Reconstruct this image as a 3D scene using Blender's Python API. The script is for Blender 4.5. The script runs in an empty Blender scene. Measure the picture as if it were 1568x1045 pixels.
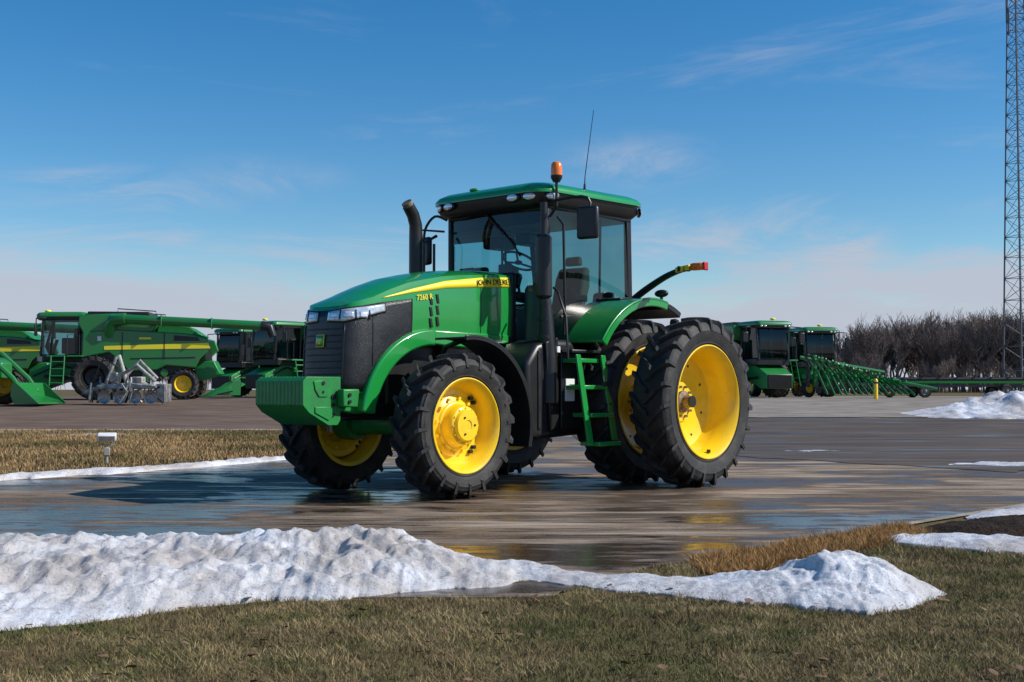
import bpy, bmesh, math, random
import numpy as np
from mathutils import Vector, Matrix, noise
random.seed(7); np.random.seed(7)
scene = bpy.context.scene
COL = scene.collection
rad = math.radians

# ------------------------------------------------------------------ materials
def nodes_of(m):
    m.use_nodes = True
    return m.node_tree.nodes, m.node_tree.links
def mat(name, col, rough=.5, metal=0., col2=None, scale=4., lo=.4, hi=.65, bump=0., bscale=40., coat=0., stretch=(1,1,1), rough2=None, detail=6, spec=.5):
    m = bpy.data.materials.new(name); N, L = nodes_of(m); b = N['Principled BSDF']
    b.inputs['Base Color'].default_value = (*col, 1); b.inputs['Roughness'].default_value = rough
    b.inputs['Metallic'].default_value = metal; b.inputs['Coat Weight'].default_value = coat
    b.inputs['Coat Roughness'].default_value = .06
    b.inputs['Specular IOR Level'].default_value = spec
    tc = N.new('ShaderNodeTexCoord'); mp = N.new('ShaderNodeMapping'); mp.inputs['Scale'].default_value = stretch
    L.new(tc.outputs['Object'], mp.inputs['Vector'])
    if col2 is not None:
        n = N.new('ShaderNodeTexNoise'); n.inputs['Scale'].default_value = scale; n.inputs['Detail'].default_value = detail
        n.inputs['Roughness'].default_value = .6
        L.new(mp.outputs[0], n.inputs['Vector'])
        r = N.new('ShaderNodeMapRange'); r.inputs[1].default_value = lo; r.inputs[2].default_value = hi
        L.new(n.outputs[0], r.inputs[0])
        mx = N.new('ShaderNodeMix'); mx.data_type = 'RGBA'
        mx.inputs[6].default_value = (*col, 1); mx.inputs[7].default_value = (*col2, 1)
        L.new(r.outputs[0], mx.inputs[0]); L.new(mx.outputs[2], b.inputs['Base Color'])
        if rough2 is not None:
            r2 = N.new('ShaderNodeMapRange'); r2.inputs[3].default_value = rough; r2.inputs[4].default_value = rough2
            L.new(r.outputs[0], r2.inputs[0]); L.new(r2.outputs[0], b.inputs['Roughness'])
    if bump > 0:
        n2 = N.new('ShaderNodeTexNoise'); n2.inputs['Scale'].default_value = bscale; n2.inputs['Detail'].default_value = 5
        L.new(mp.outputs[0], n2.inputs['Vector'])
        bp = N.new('ShaderNodeBump'); bp.inputs['Strength'].default_value = 1; bp.inputs['Distance'].default_value = bump
        L.new(n2.outputs[0], bp.inputs['Height']); L.new(bp.outputs[0], b.inputs['Normal'])
    return m

GREEN = mat('green_paint', (.008, .27, .042), .28, coat=.9, col2=(.014, .23, .045), scale=3, lo=.45, hi=.8)
GREEN_D = mat('green_cast_paint', (.008, .23, .038), .42, col2=(.02, .17, .045), scale=9, bump=.002, bscale=60)
GREEN_B = mat('green_bg_paint', (.008, .20, .032), .38, coat=.4, col2=(.035, .17, .045), scale=1.6)
YEL = mat('yellow_paint', (.95, .62, .012), .35, coat=.3, col2=(.74, .47, .04), scale=5, lo=.48, hi=.85)
YELS = mat('yellow_decal', (1., .80, .03), .4)
BLACK = mat('black_plastic', (.010, .010, .011), .38, col2=(.026, .024, .022), scale=5, lo=.45, hi=.9)
GRILLE = mat('grille_black', (.009, .009, .010), .3, col2=(.03, .03, .03), scale=3, bump=.004, bscale=130, stretch=(1, 1, 1))
RUBBER = mat('tire_rubber', (.013, .013, .013), .68, col2=(.075, .066, .055), scale=5, lo=.47, hi=.85, bump=.003, bscale=50)
RUBBER_B = mat('bg_rubber', (.018, .018, .018), .8, col2=(.06, .05, .042), scale=3)
STEEL = mat('bare_steel', (.35, .34, .33), .4, metal=.8, col2=(.15, .13, .12), scale=10)
GREY = mat('grey_paint', (.40, .39, .36), .5, col2=(.2, .18, .16), scale=5)
RUST = mat('exhaust_tip', (.26, .19, .13), .6, metal=.3, col2=(.08, .06, .05), scale=20)
SEAT = mat('seat_fabric', (.11, .10, .085), .9, bump=.003)
TRIM = mat('interior_trim', (.38, .35, .29), .7, col2=(.28, .26, .21), scale=4)
MIRROR = mat('lamp_reflector', (.85, .87, .9), .12, metal=.5)
WHITE = mat('white_label', (.75, .75, .73), .5)
AMBER = mat('amber_lens', (.95, .20, .004), .2, coat=.6)
RED = mat('red_lens', (.5, .02, .01), .3)

def glass(name, tint):
    m = bpy.data.materials.new(name); N, L = nodes_of(m); N.remove(N['Principled BSDF'])
    out = N['Material Output']; t = N.new('ShaderNodeBsdfTransparent'); t.inputs[0].default_value = (*tint, 1)
    g = N.new('ShaderNodeBsdfGlossy'); g.inputs['Roughness'].default_value = .02
    f = N.new('ShaderNodeFresnel'); f.inputs[0].default_value = 1.55
    mx = N.new('ShaderNodeMixShader'); L.new(f.outputs[0], mx.inputs[0]); L.new(t.outputs[0], mx.inputs[1]); L.new(g.outputs[0], mx.inputs[2])
    L.new(mx.outputs[0], out.inputs[0]); return m
GLASS = glass('cab_glass', (.38, .60, .60))
DGLASS = mat('dark_glass', (.01, .014, .016), .05, coat=.8)
LENS = mat('headlight_lens', (.50, .52, .54), .08, metal=.4, col2=(.85, .87, .9), scale=14, coat=1.)

# ------------------------------------------------------------------ helpers
def empty(name, loc=(0, 0, 0), rz=0.):
    e = bpy.data.objects.new(name, None); COL.objects.link(e); e.location = loc; e.rotation_euler = (0, 0, rz); e.empty_display_size = .3
    return e
def mk(name, verts, faces, m, parent=None, smooth=True, ang=35, bevel=0., segs=2):
    me = bpy.data.meshes.new(name); me.from_pydata([tuple(v) for v in verts], [], faces)
    bm = bmesh.new(); bm.from_mesh(me); bmesh.ops.recalc_face_normals(bm, faces=bm.faces); bm.to_mesh(me); bm.free()
    o = bpy.data.objects.new(name, me); COL.objects.link(o); me.materials.append(m)
    if smooth:
        me.shade_smooth(); me.set_sharp_from_angle(angle=rad(ang))
    if bevel > 0:
        b = o.modifiers.new('b', 'BEVEL'); b.width = bevel; b.segments = segs; b.limit_method = 'ANGLE'; b.angle_limit = rad(40)
    if parent: o.parent = parent
    return o
def box(name, c, s, m, parent=None, bevel=.01, rot=None):
    x, y, z = s[0]/2, s[1]/2, s[2]/2
    v = [Vector((a*x, b*y, d*z)) for a in (-1, 1) for b in (-1, 1) for d in (-1, 1)]
    if rot: 
        R = Matrix.Rotation(rot[2], 3, 'Z') @ Matrix.Rotation(rot[1], 3, 'Y') @ Matrix.Rotation(rot[0], 3, 'X'); v = [R @ p for p in v]
    v = [p + Vector(c) for p in v]
    f = [(0, 1, 3, 2), (4, 6, 7, 5), (0, 4, 5, 1), (2, 3, 7, 6), (0, 2, 6, 4), (1, 5, 7, 3)]
    return mk(name, v, f, m, parent, bevel=min(bevel, min(s)*.4))
def prism(name, poly, y0, y1, m, parent=None, bevel=.01, segs=2):
    n = len(poly); v = [(p[0], y0, p[1]) for p in poly] + [(p[0], y1, p[1]) for p in poly]
    f = [tuple(range(n)), tuple(range(2*n-1, n-1, -1))] + [(i, (i+1) % n, n+(i+1) % n, n+i) for i in range(n)]
    return mk(name, v, f, m, parent, bevel=bevel, segs=segs)
def tube_geo(pts, radii, n=10, cap=True):
    pts = [Vector(p) for p in pts]; V = []; F = []
    up = None
    for i, p in enumerate(pts):
        t = (pts[min(i+1, len(pts)-1)] - pts[max(i-1, 0)]).normalized()
        if up is None:
            a = Vector((0, 0, 1)) if abs(t.z) < .9 else Vector((1, 0, 0)); u = t.cross(a).normalized()
        else: u = (up - t*up.dot(t)).normalized()
        up = u; w = t.cross(u)
        for k in range(n):
            a = 2*math.pi*k/n; V.append(p + (u*math.cos(a) + w*math.sin(a))*radii[i])
    for i in range(len(pts)-1):
        for k in range(n): F.append((i*n+k, i*n+(k+1) % n, (i+1)*n+(k+1) % n, (i+1)*n+k))
    if cap: F.append(tuple(range(n))); F.append(tuple(range((len(pts)-1)*n, len(pts)*n)))
    return V, F
def tube(name, pts, r, m, parent=None, n=10, smoothpath=0):
    if smoothpath:
        pts = catmull(pts, smoothpath)
    radii = list(r) if hasattr(r, '__len__') else [r]*len(pts)
    if len(radii) != len(pts): radii = list(np.interp(np.linspace(0, 1, len(pts)), np.linspace(0, 1, len(radii)), radii))
    V, F = tube_geo(pts, radii, n); return mk(name, V, F, m, parent)
def catmull(P, k):
    P = [Vector(p) for p in P]; out = []
    for i in range(len(P)-1):
        p0 = P[max(i-1, 0)]; p1 = P[i]; p2 = P[i+1]; p3 = P[min(i+2, len(P)-1)]
        for j in range(k):
            t = j/k; out.append(.5*((2*p1)+(p2-p0)*t+(2*p0-5*p1+4*p2-p3)*t*t+(3*p1-p0-3*p2+p3)*t**3))
    out.append(P[-1]); return out
def lathe(name, prof, c, m, parent=None, n=56, side=1, closed=False):
    V = []; F = []; k = len(prof)
    for i in range(n):
        a = 2*math.pi*i/n
        for r, y in prof: V.append((c[0]+r*math.cos(a), c[1]+side*y, c[2]+r*math.sin(a)))
    kk = k if closed else k-1
    for i in range(n):
        for j in range(kk):
            F.append((i*k+j, i*k+(j+1) % k, ((i+1) % n)*k+(j+1) % k, ((i+1) % n)*k+j))
    return mk(name, V, F, m, parent)
def multi(name, parts, m, parent=None, bevel=0.):
    V = []; F = []
    for v, f in parts:
        o = len(V); V += list(v); F += [tuple(i+o for i in q) for q in f]
    return mk(name, V, F, m, parent, bevel=bevel)
def cyl_y(c, r, h, n=10, side=1):
    V = []; 
    for y in (0, h*side):
        for k in range(n):
            a = 2*math.pi*k/n; V.append((c[0]+r*math.cos(a), c[1]+y, c[2]+r*math.sin(a)))
    F = [(k, (k+1) % n, n+(k+1) % n, n+k) for k in range(n)] + [tuple(range(n)), tuple(range(n, 2*n))]
    return V, F
def boxg(c, s):
    x, y, z = s[0]/2, s[1]/2, s[2]/2
    v = [(c[0]+a*x, c[1]+b*y, c[2]+d*z) for a in (-1, 1) for b in (-1, 1) for d in (-1, 1)]
    return v, [(0, 1, 3, 2), (4, 6, 7, 5), (0, 4, 5, 1), (2, 3, 7, 6), (0, 2, 6, 4), (1, 5, 7, 3)]
def ellipsoid(name, c, s, m, parent=None, seg=20):
    bm = bmesh.new(); bmesh.ops.create_uvsphere(bm, u_segments=seg, v_segments=seg//2, radius=1)
    me = bpy.data.meshes.new(name)
    for v in bm.verts: v.co = Vector((c[0]+v.co.x*s[0], c[1]+v.co.y*s[1], c[2]+v.co.z*s[2]))
    bm.to_mesh(me); bm.free(); me.shade_smooth(); me.materials.append(m)
    o = bpy.data.objects.new(name, me); COL.objects.link(o)
    if parent: o.parent = parent
    return o

def tyre(prefix, par, cx, cy, cz, R, W, rim, side, nl, lugs=True, m=RUBBER):
    L = R-rim
    half = [(rim-.01, .36), (rim+.015, .44), (rim+L*.12, .465), (rim+L*.135, .49), (rim+L*.16, .49), (rim+L*.175, .475), (rim+L*.3, .51), (rim+L*.5, .525), (rim+L*.54, .532), (rim+L*.56, .52), (rim+L*.68, .50), (R-.095, .48), (R-.07, .43), (R-.06, .3), (R-.055, .12)]
    prof = [(r, y*W) for r, y in half] + [(R-.055, 0)] + [(r, -y*W) for r, y in reversed(half)]
    lathe(prefix+'_tire', prof, (cx, cy, cz), m, par, n=72, side=side)
    if not lugs: return
    V = []; F = []
    pitch = 2*math.pi/nl
    for sd in (1, -1):
        for i in range(nl):
            th0 = i*pitch + (pitch/2 if sd < 0 else 0) + random.uniform(-.004, .004)
            st = [(-.03, R-.07, -.03, R-.001, 0), (.15, R-.07, .15, R, .07), (.3, R-.075, .31, R-.005, .15), (.42, R-.09, .45, R-.012, .205), (.465, R-.11, .52, R-.045, .225), (.485, R-.19, .55, R-.16, .235)]
            o = len(V); hw = .034*R**.5; tw = .023*R**.5
            for yb, rb, yt, rt, ar in st:
                a = th0 + ar*W/.45/R
                for (yy, rr, w) in ((yb, rb, hw), (yt, rt, tw)):
                    for s2 in (-1, 1):
                        q = a + s2*w/R
                        V.append((cx+rr*math.cos(q), cy+sd*yy*W, cz+rr*math.sin(q)))
            n = len(st)
            for k in range(n-1):
                a0 = o+4*k; b0 = a0+4
                F += [(a0+2, a0+3, b0+3, b0+2), (a0, a0+2, b0+2, b0), (a0+1, b0+1, b0+3, a0+3)]
            F += [(o, o+1, o+3, o+2), (o+4*n-4, o+4*n-2, o+4*n-1, o+4*n-3)]
    mk(prefix+'_tread_lugs', V, F, m, par, bevel=0)

# ------------------------------------------------------------------ TRACTOR
T = empty('farm_tractor', (.784, 15.83, 0), rad(228.4))
FR, FW, FRIM = .775, .42, .485
RR, RW, RRIM = 1.01, .47, .65
AX = 3.0
FX = 3.15; FY = .92
RX = .12; RYI, RYO = 1.12, 1.95
def front_wheel(side, tag):
    cy = FY*side; p = 'front_'+tag
    tyre(p, T, FX, cy, FR, FR, FW, FRIM, side, 20)
    prof = [(FRIM-.03, -.18), (FRIM+.015, -.185), (FRIM-.03, -.15), (.43, -.10), (.425, .06), (.455, .13), (.47, .165), (FRIM+.02, .19), (FRIM+.022, .2), (FRIM+.012, .203), (.462, .178), (.445, .14), (.415, .07), (.41, .02), (.39, -.01), (.33, -.005), (.315, .01), (.27, .02), (.25, .035)]
    lathe(p+'_rim', prof, (FX, cy, FR), YEL, T, side=side)
    hub = [(.26, .03), (.25, .045), (.235, .05), (.225, .06), (.215, .11), (.205, .16), (.195, .17), (.17, .175), (.165, .2), (.155, .212), (.06, .214), (.05, .205), (.0, .205)]
    lathe(p+'_hub', hub, (FX, cy, FR), YEL, T, side=side)
    parts = []
    for k in range(12):
        a = 2*math.pi*(k+.3)/12; parts.append(cyl_y((FX+.29*math.cos(a), cy+.01*side, FR+.29*math.sin(a)), .019, .04, 6, side))
    for k in range(12):
        a = 2*math.pi*(k)/12; parts.append(cyl_y((FX+.185*math.cos(a), cy+.17*side, FR+.185*math.sin(a)), .009, .014, 6, side))
    multi(p+'_bolts', parts, YEL, T)
    parts = []
    for k in range(4):
        a = 2*math.pi*(k+.5)/4
        for da in (-.09, .09): parts.append(cyl_y((FX+.372*math.cos(a+da), cy-.01*side, FR+.372*math.sin(a+da)), .022, .05, 8, side))
    multi(p+'_rim_studs', parts, BLACK, T)
    parts = [cyl_y((FX+.1*math.cos(a), cy+.213*side, FR+.1*math.sin(a)), .012, .01, 8, side) for a in (1, 3.1, 5.2)]
    multi(p+'_hub_plugs', parts, BLACK, T)
front_wheel(1, 'left'); front_wheel(-1, 'right')
def rear_wheel(cy, side, tag, outer):
    p = 'rear_'+tag
    tyre(p, T, RX, cy, RR, RR, RW, RRIM, side, 23)
    d = -.15 if outer else .02
    prof = [(RRIM-.03, -.2), (RRIM+.02, -.215), (RRIM-.04, -.17), (.6, -.12), (.59, .0), (.61, .12), (.635, .18), (RRIM+.025, .215), (RRIM+.027, .228), (RRIM+.015, .232), (.628, .2), (.60, .13), (.575, .06), (.57, .0), (.565, d+.05), (.545, d+.015), (.5, d), (.38, d-.03), (.26, d-.035), (.24, d-.03), (.235, d-.01), (.13, d-.01), (.12, d+.0)]
    lathe(p+'_rim', prof, (RX, cy, RR), YEL, T, side=side, n=72)
    hub = [(.13, d-.02), (.13, d+.03), (.11, d+.04), (.075, d+.045), (.07, d+.12), (.055, d+.13), (0, d+.13)]
    lathe(p+'_axle_hub', hub, (RX, cy, RR), RUST if outer else BLACK, T, side=side)
    parts = [cyl_y((RX+.185*math.cos(a), cy+(d-.015)*side, RR+.185*math.sin(a)), .018, .045, 6, side) for a in [2*math.pi*k/10 for k in range(10)]]
    multi(p+'_bolts', parts, STEEL, T)
    parts = [cyl_y((RX+.45*math.cos(a), cy+(d-.02)*side, RR+.45*math.sin(a)), .016, .012, 10, side) for a in [2*math.pi*(k+.4)/8 for k in range(8)]]
    multi(p+'_disc_holes', parts, BLACK, T)
    multi(p+'_valve', [boxg((RX+.59*math.cos(4.6), cy+.17*side, RR+.59*math.sin(4.6)), (.04, .03, .04))], BLACK, T)
for s, t in ((1, 'left'), (-1, 'right')):
    rear_wheel(RYI*s, s, t+'_inner', False); rear_wheel(RYO*s, s, t+'_outer', True)
tube('rear_axle', [(RX, -1.95, RR), (RX, 1.95, RR)], .07, BLACK, T, n=20)
tube('rear_axle_housing', [(RX, -.85, RR), (RX, -.4, RR), (RX, .4, RR), (RX, .85, RR)], [.15, .26, .26, .15], BLACK, T, n=24)
box('transmission_case', (.6, 0, 1.0), (2.2, .62, .8), BLACK, T, .05)
box('engine_block', (2.55, 0, 1.35), (1.9, .5, .75), BLACK, T, .04)
box('front_frame', (3.35, 0, .98), (1.6, .42, .3), BLACK, T, .03)
tube('front_axle', [(FX, -.78, .72), (FX, -.3, .78), (FX, .3, .78), (FX, .78, .72)], [.1, .13, .13, .1], GREEN_D, T, n=16)
for s in (1, -1):
    lathe('front_final_drive', [(0, -.1), (.19, -.1), (.2, -.02), (.2, .14), (.0, .14)], (FX, .70*s, FR), GREEN_D, T, side=s, n=32)
    tube('steering_cylinder', [(FX-.2, .15*s, .8), (FX-.2, .6*s, .78)], .035, STEEL, T)
prism('cab_floor_pan', [(-.25, 1.2), (1.55, 1.2), (1.62, 1.4), (1.62, 1.62), (-.25, 1.62)], -.74, .74, BLACK, T, .03)
for s in (1, -1):
    a, b = (.45, .98) if s > 0 else (-.98, -.45)
    prism('fuel_tank', [(.95, .62), (1.9, .58), (2.02, .7), (2.05, 1.45), (1.85, 1.68), (1.62, 1.74), (1.2, 1.74), (1.0, 1.5)], a, b, BLACK, T, .07, 4)
prism('tank_side_panel', [(1.5, .72), (1.66, .68), (1.74, 1.7), (1.52, 1.76)], .98, 1.02, BLACK, T, .01)
box('tank_strap', (1.82, .985, 1.15), (.05, .02, .9), GRILLE, T, .004)
box('service_label', (1.36, 1.06, 1.15), (.16, .02, .26), WHITE, T, .004)
box('service_label_b', (1.56, 1.03, 1.62), (.12, .01, .07), WHITE, T, .002)
box('battery_box', (1.1, .86, .95), (.3, .22, .5), BLACK, T, .03)
tube('air_tank', [(.75, .75, .75), (1.3, .75, .75)], .11, BLACK, T, 16)
# hood
oc = catmull([(4.19, 0, 0), (4.18, .19, 0), (4.14, .32, 0), (4.02, .385, 0), (3.82, .410, 0), (3.5, .420, 0), (3.0, .425, 0), (2.4, .43, 0), (1.7, .435, 0)], 10)
OX = np.array([p.x for p in oc]); OY = np.array([p.y for p in oc])
OS = np.concatenate([[0], np.cumsum(np.hypot(np.diff(OX), np.diff(OY)))]); SM = OS[-1]
def outl(s):
    sg = 1 if s >= 0 else -1; a = abs(s)
    x = np.interp(a, OS, OX); y = np.interp(a, OS, OY)
    e = .01; x1 = np.interp(min(a+e, SM), OS, OX); y1 = np.interp(min(a+e, SM), OS, OY); x0 = np.interp(max(a-e, 0), OS, OX); y0 = np.interp(max(a-e, 0), OS, OY)
    tx, ty = x1-x0, y1-y0; l = math.hypot(tx, ty) or 1
    nx, ny = ty/l, -tx/l
    if a < .005: nx, ny = 1, 0
    return x, y*sg, nx, ny*sg
def s_of(X): return float(np.interp(-X, -OX, OS))
TX = [1.6, 2.0, 2.5, 2.8, 3.1, 3.35, 3.6, 3.8, 4.0, 4.10, 4.20]
TZ = [2.58, 2.565, 2.53, 2.495, 2.44, 2.385, 2.30, 2.22, 2.13, 2.08, 2.02]
def topz(X): return float(np.interp(X, TX, TZ))
def zs(X): return topz(X) - .075*min(1, max(0, (4.18-X)/.35))
def zb(X):
    if X < 3: return 1.775
    return max(1.12, .775+math.sqrt(max(0, 1-(X-3)**2)))
def tuckf(v): return .012*max(0, v-.85)/.15 - .012*math.sin(v*3.14)
def hood():
    V = []; F = []; ns = 200; nv = 16; nd = 10; n = nv+nd
    for i in range(ns+1):
        s = -SM + 2*SM*i/ns; x, y, nx, ny = outl(s)
        b = zb(x); t = zs(x)
        for j in range(nv):
            v = j/(nv-1); z = b+(t-b)*v; tuck = tuckf(v)
            rake = -.05*max(0, (x-3.8)/.34)*(v-.5)
            V.append((x-nx*tuck+rake, y-ny*tuck, z))
        x0, y0, _ = V[-1]
        for j in range(1, nd+1):
            a = j/nd; zz = t+(topz(x)-t)*math.sin(a*math.pi/2)**.85
            V.append((x0, y0*(1-a), zz))
    for i in range(ns):
        for j in range(n-1):
            F.append((i*n+j, i*n+j+1, (i+1)*n+j+1, (i+1)*n+j))
    mk('hood', V, F, GREEN, T, ang=50)
hood()
def patch(name, s0, s1, lo, hi, off, m, ns=24, nz=8, th=.006):
    V = []; F = []
    for i in range(ns+1):
        s = s0+(s1-s0)*i/ns; x, y, nx, ny = outl(s); a = lo(s) if callable(lo) else lo; b = hi(s) if callable(hi) else hi
        for j in range(nz+1):
            z = a+(b-a)*j/nz; B = zb(x); Tt = zs(x); v = max(0, min(1, (z-B)/(Tt-B)))
            tuck = tuckf(v); rake = -.05*max(0, (x-3.8)/.34)*(v-.5)
            V.append((x-nx*tuck+rake+nx*off, y-ny*tuck+ny*off, z))
    for i in range(ns):
        for j in range(nz): k = i*(nz+1)+j; F.append((k, k+1, k+nz+2, k+nz+1))
    o = mk(name, V, F, m, T, ang=50)
    sm = o.modifiers.new('s', 'SOLIDIFY'); sm.thickness = th; sm.offset = 0
    return o
def Xs(s): return outl(s)[0]
sg = s_of(3.3)
patch('grille_surround', -sg, sg, lambda s: zb(Xs(s))+.015, lambda s: float(np.interp(Xs(s), [3.3, 3.7, 4.0, 4.19], [2.14, 2.085, 2.03, 1.985])), .005, GRILLE, 90, 10)
for sgn in (1, -1):
    a, b = .085*sgn, s_of(3.70)*sgn
    hl = lambda s: float(np.interp(abs(s), [.085, .3, s_of(3.7)], [1.875, 1.865, 1.985]))
    hh = lambda s: float(np.interp(abs(s), [.085, .3, s_of(3.7)], [1.965, 1.99, 2.058]))
    patch('headlight', a, b, hl, hh, .014, LENS, 24, 5, .012)
    patch('headlight_bezel', a*.9, b*1.02, lambda s: hl(s)-.018, lambda s: hh(s)+.014, .009, BLACK, 24, 5, .01)
    for sc in (.14, .30, .46):
        patch('headlight_bulb', (sc)*sgn, (sc+.09)*sgn, 1.905, 1.965, .022, MIRROR, 6, 3, .006)
        patch('headlight_divider', (sc+.11)*sgn, (sc+.125)*sgn, 1.885, 1.985, .022, BLACK, 2, 3, .006)
    patch('hood_stripe', s_of(3.72)*sgn, s_of(1.72)*sgn,
          lambda s: float(np.interp(Xs(s), [1.7, 2.2, 2.8, 3.3, 3.72], [2.365, 2.335, 2.285, 2.205, 2.125])),
          lambda s: float(np.interp(Xs(s), [1.7, 2.2, 2.8, 3.3, 3.72], [2.48, 2.445, 2.365, 2.248, 2.13])), .006, YELS, 40, 2, .003)
for k in range(9):
    z = 1.24+.068*k
    patch('grille_bar', -.30, .30, z, z+.009, .011, BLACK, 24, 1, .008)
for s in (-.31, .31):
    patch('grille_post', s-.008, s+.008, 1.16, 1.84, .014, BLACK, 2, 6, .01)
patch('side_grille_seam', s_of(3.86), s_of(3.855), 1.4, 1.95, .011, BLACK, 1, 4, .006)
patch('badge_border', -.062, .062, 1.60, 1.73, .022, YELS, 6, 3, .006)
patch('badge_plate', -.054, .054, 1.608, 1.722, .028, GREEN, 6, 3, .006)
patch('badge_emblem', -.03, .03, 1.66, 1.69, .033, YELS, 4, 2, .004)
patch('badge_emblem', -.012, .012, 1.63, 1.66, .033, YELS, 4, 2, .004)
for k in range(3):
    x = 2.97; z = 2.19-.125*k
    prism('hood_slot', [(x+.04, z), (x+.075, z), (x+.055, z-.10), (x+.02, z-.10)], .35, .447, BLACK, T, .003)
    prism('hood_slot', [(x-.06, z+.02), (x-.025, z+.02), (x-.045, z-.08), (x-.08, z-.08)], .35, .447, BLACK, T, .003)
SIDE = Matrix(((-1, 0, 0), (0, 0, 1), (0, 1, 0))).to_4x4()
def text(name, body, loc, size, m, rot, sx=1.):
    c = bpy.data.curves.new(name, 'FONT'); c.body = body; c.size = size; c.extrude = .002
    c.materials.append(m); o = bpy.data.objects.new(name, c); COL.objects.link(o)
    o.parent = T; o.matrix_local = Matrix.Translation(loc) @ SIDE @ Matrix.Rotation(rot, 4, 'Z') @ Matrix.Diagonal((sx, 1, 1, 1))
text('hood_lettering', 'JOHN DEERE', (2.29, .449, 2.355), .088, BLACK, rad(4.2), 1.08)
text('model_lettering', '7260 R', (3.24, .447, 2.125), .085, YELS, rad(7))
patch('hood_seam', s_of(2.22), s_of(2.215), 1.8, 2.33, .003, BLACK, 1, 6, .003)
def arc_band(name, cx, cz, r0, r1, y0, y1, a0, a1, m, n=32, bevel=.01, par=None):
    V = []; F = []
    for i in range(n+1):
        a = rad(a0+(a1-a0)*i/n); c, s = math.cos(a), math.sin(a)
        for (r, y) in ((r0, y0), (r1, y0), (r1, y1), (r0, y1)): V.append((cx+r*c, y, cz+r*s))
    for i in range(n):
        for k in range(4): F.append((4*i+k, 4*i+(k+1) % 4, 4*i+4+(k+1) % 4, 4*i+4+k))
    F += [(0, 1, 2, 3), (4*n, 4*n+3, 4*n+2, 4*n+1)]
    return mk(name, V, F, m, par or T, bevel=bevel)
for s in (1, -1):
    ya, yb = (.30, .475) if s > 0 else (-.475, -.30)
    arc_band('wheel_arch_lip', AX, FR, .86, 1.045, ya, yb, 8, 92, GREEN, 32, .025)
    prism('hood_lower_skirt', [(2.98, 1.65), (2.98, 1.815), (1.72, 1.8), (1.72, 1.7), (2.4, 1.62)], ya, yb*.94 if s > 0 else yb, GREEN, T, .02)
    ya, yb = (.68, 1.15) if s > 0 else (-1.15, -.68)
    arc_band('front_fender', FX-.08, FR, .92, .945, ya, yb, 82, 196, BLACK, 36, .008)
    arc_band('front_fender_lip', FX-.08, FR, .905, .96, (yb-.02) if s > 0 else ya, yb if s > 0 else ya+.02, 82, 196, BLACK, 36, .006)
    tube('fender_bracket', [(FX-.15, .45*s, 1.35), (FX-.2, .6*s, 1.62), (FX-.2, .9*s, 1.70)], .03, BLACK, T)
    tube('fender_bracket', [(FX-.45, .4*s, 1.1), (FX-.75, .6*s, 1.2), (FX-.86, .9*s, 1.18)], .03, BLACK, T)
    tube('coolant_hose', [(2.7, .3*s, 1.1), (2.3, .38*s, 1.3), (1.9, .36*s, 1.55), (1.6, .38*s, 1.6)], .035, BLACK, T, smoothpath=5)
    box('side_shield', (2.25, .33*s, 1.5), (1.0, .06, .45), BLACK, T, .02)
# front weights
for k in range(13):
    y = -.36+.06*k
    prism('suitcase_weight', [(4.70, 1.285), (4.75, 1.24), (4.75, 1.00), (4.67, .92), (4.42, .79), (4.30, .79), (4.26, .84), (4.26, 1.285)], y-.0285, y+.028, GREEN_D, T, .006)
prism('weight_end_plate', [(4.6, 1.15), (4.62, 1.24), (4.5, 1.25), (4.44, 1.18), (4.44, 1.08), (4.55, 1.08)], .389, .40, GREEN_D, T, .005)
prism('weight_end_plate', [(4.42, .84), (4.60, .92), (4.60, .98), (4.40, .98), (4.34, .92)], .389, .40, GREEN_D, T, .005)
multi('weight_bolts', [cyl_y((4.50, .385, 1.22), .02, .024), cyl_y((4.5, .385, 1.13), .014, .022), cyl_y((4.36, .385, 1.08), .03, .016), cyl_y((4.36, .385, 1.0), .02, .016), cyl_y((4.36, .385, .9), .02, .016)], BLACK, T)
prism('weight_bracket', [(4.28, 1.14), (4.28, .94), (4.0, .90), (3.75, .9), (3.75, 1.16), (4.0, 1.16)], -.30, .34, GREEN_D, T, .02)
prism('weight_bracket_ear', [(4.32, 1.16), (4.32, .98), (4.12, .97), (4.1, 1.16)], .40, .50, GREEN_D, T, .015)
box('bracket_crossbar', (4.16, .1, 1.07), (.1, .7, .12), GREEN_D, T, .01)
multi('bracket_bolts', [cyl_y((4.24, .50, 1.1), .02, .015), cyl_y((4.24, .50, 1.03), .02, .015)], BLACK, T)
tube('tow_pin', [(4.25, .2, 1.0), (4.25, .2, .72)], .03, BLACK, T)
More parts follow.
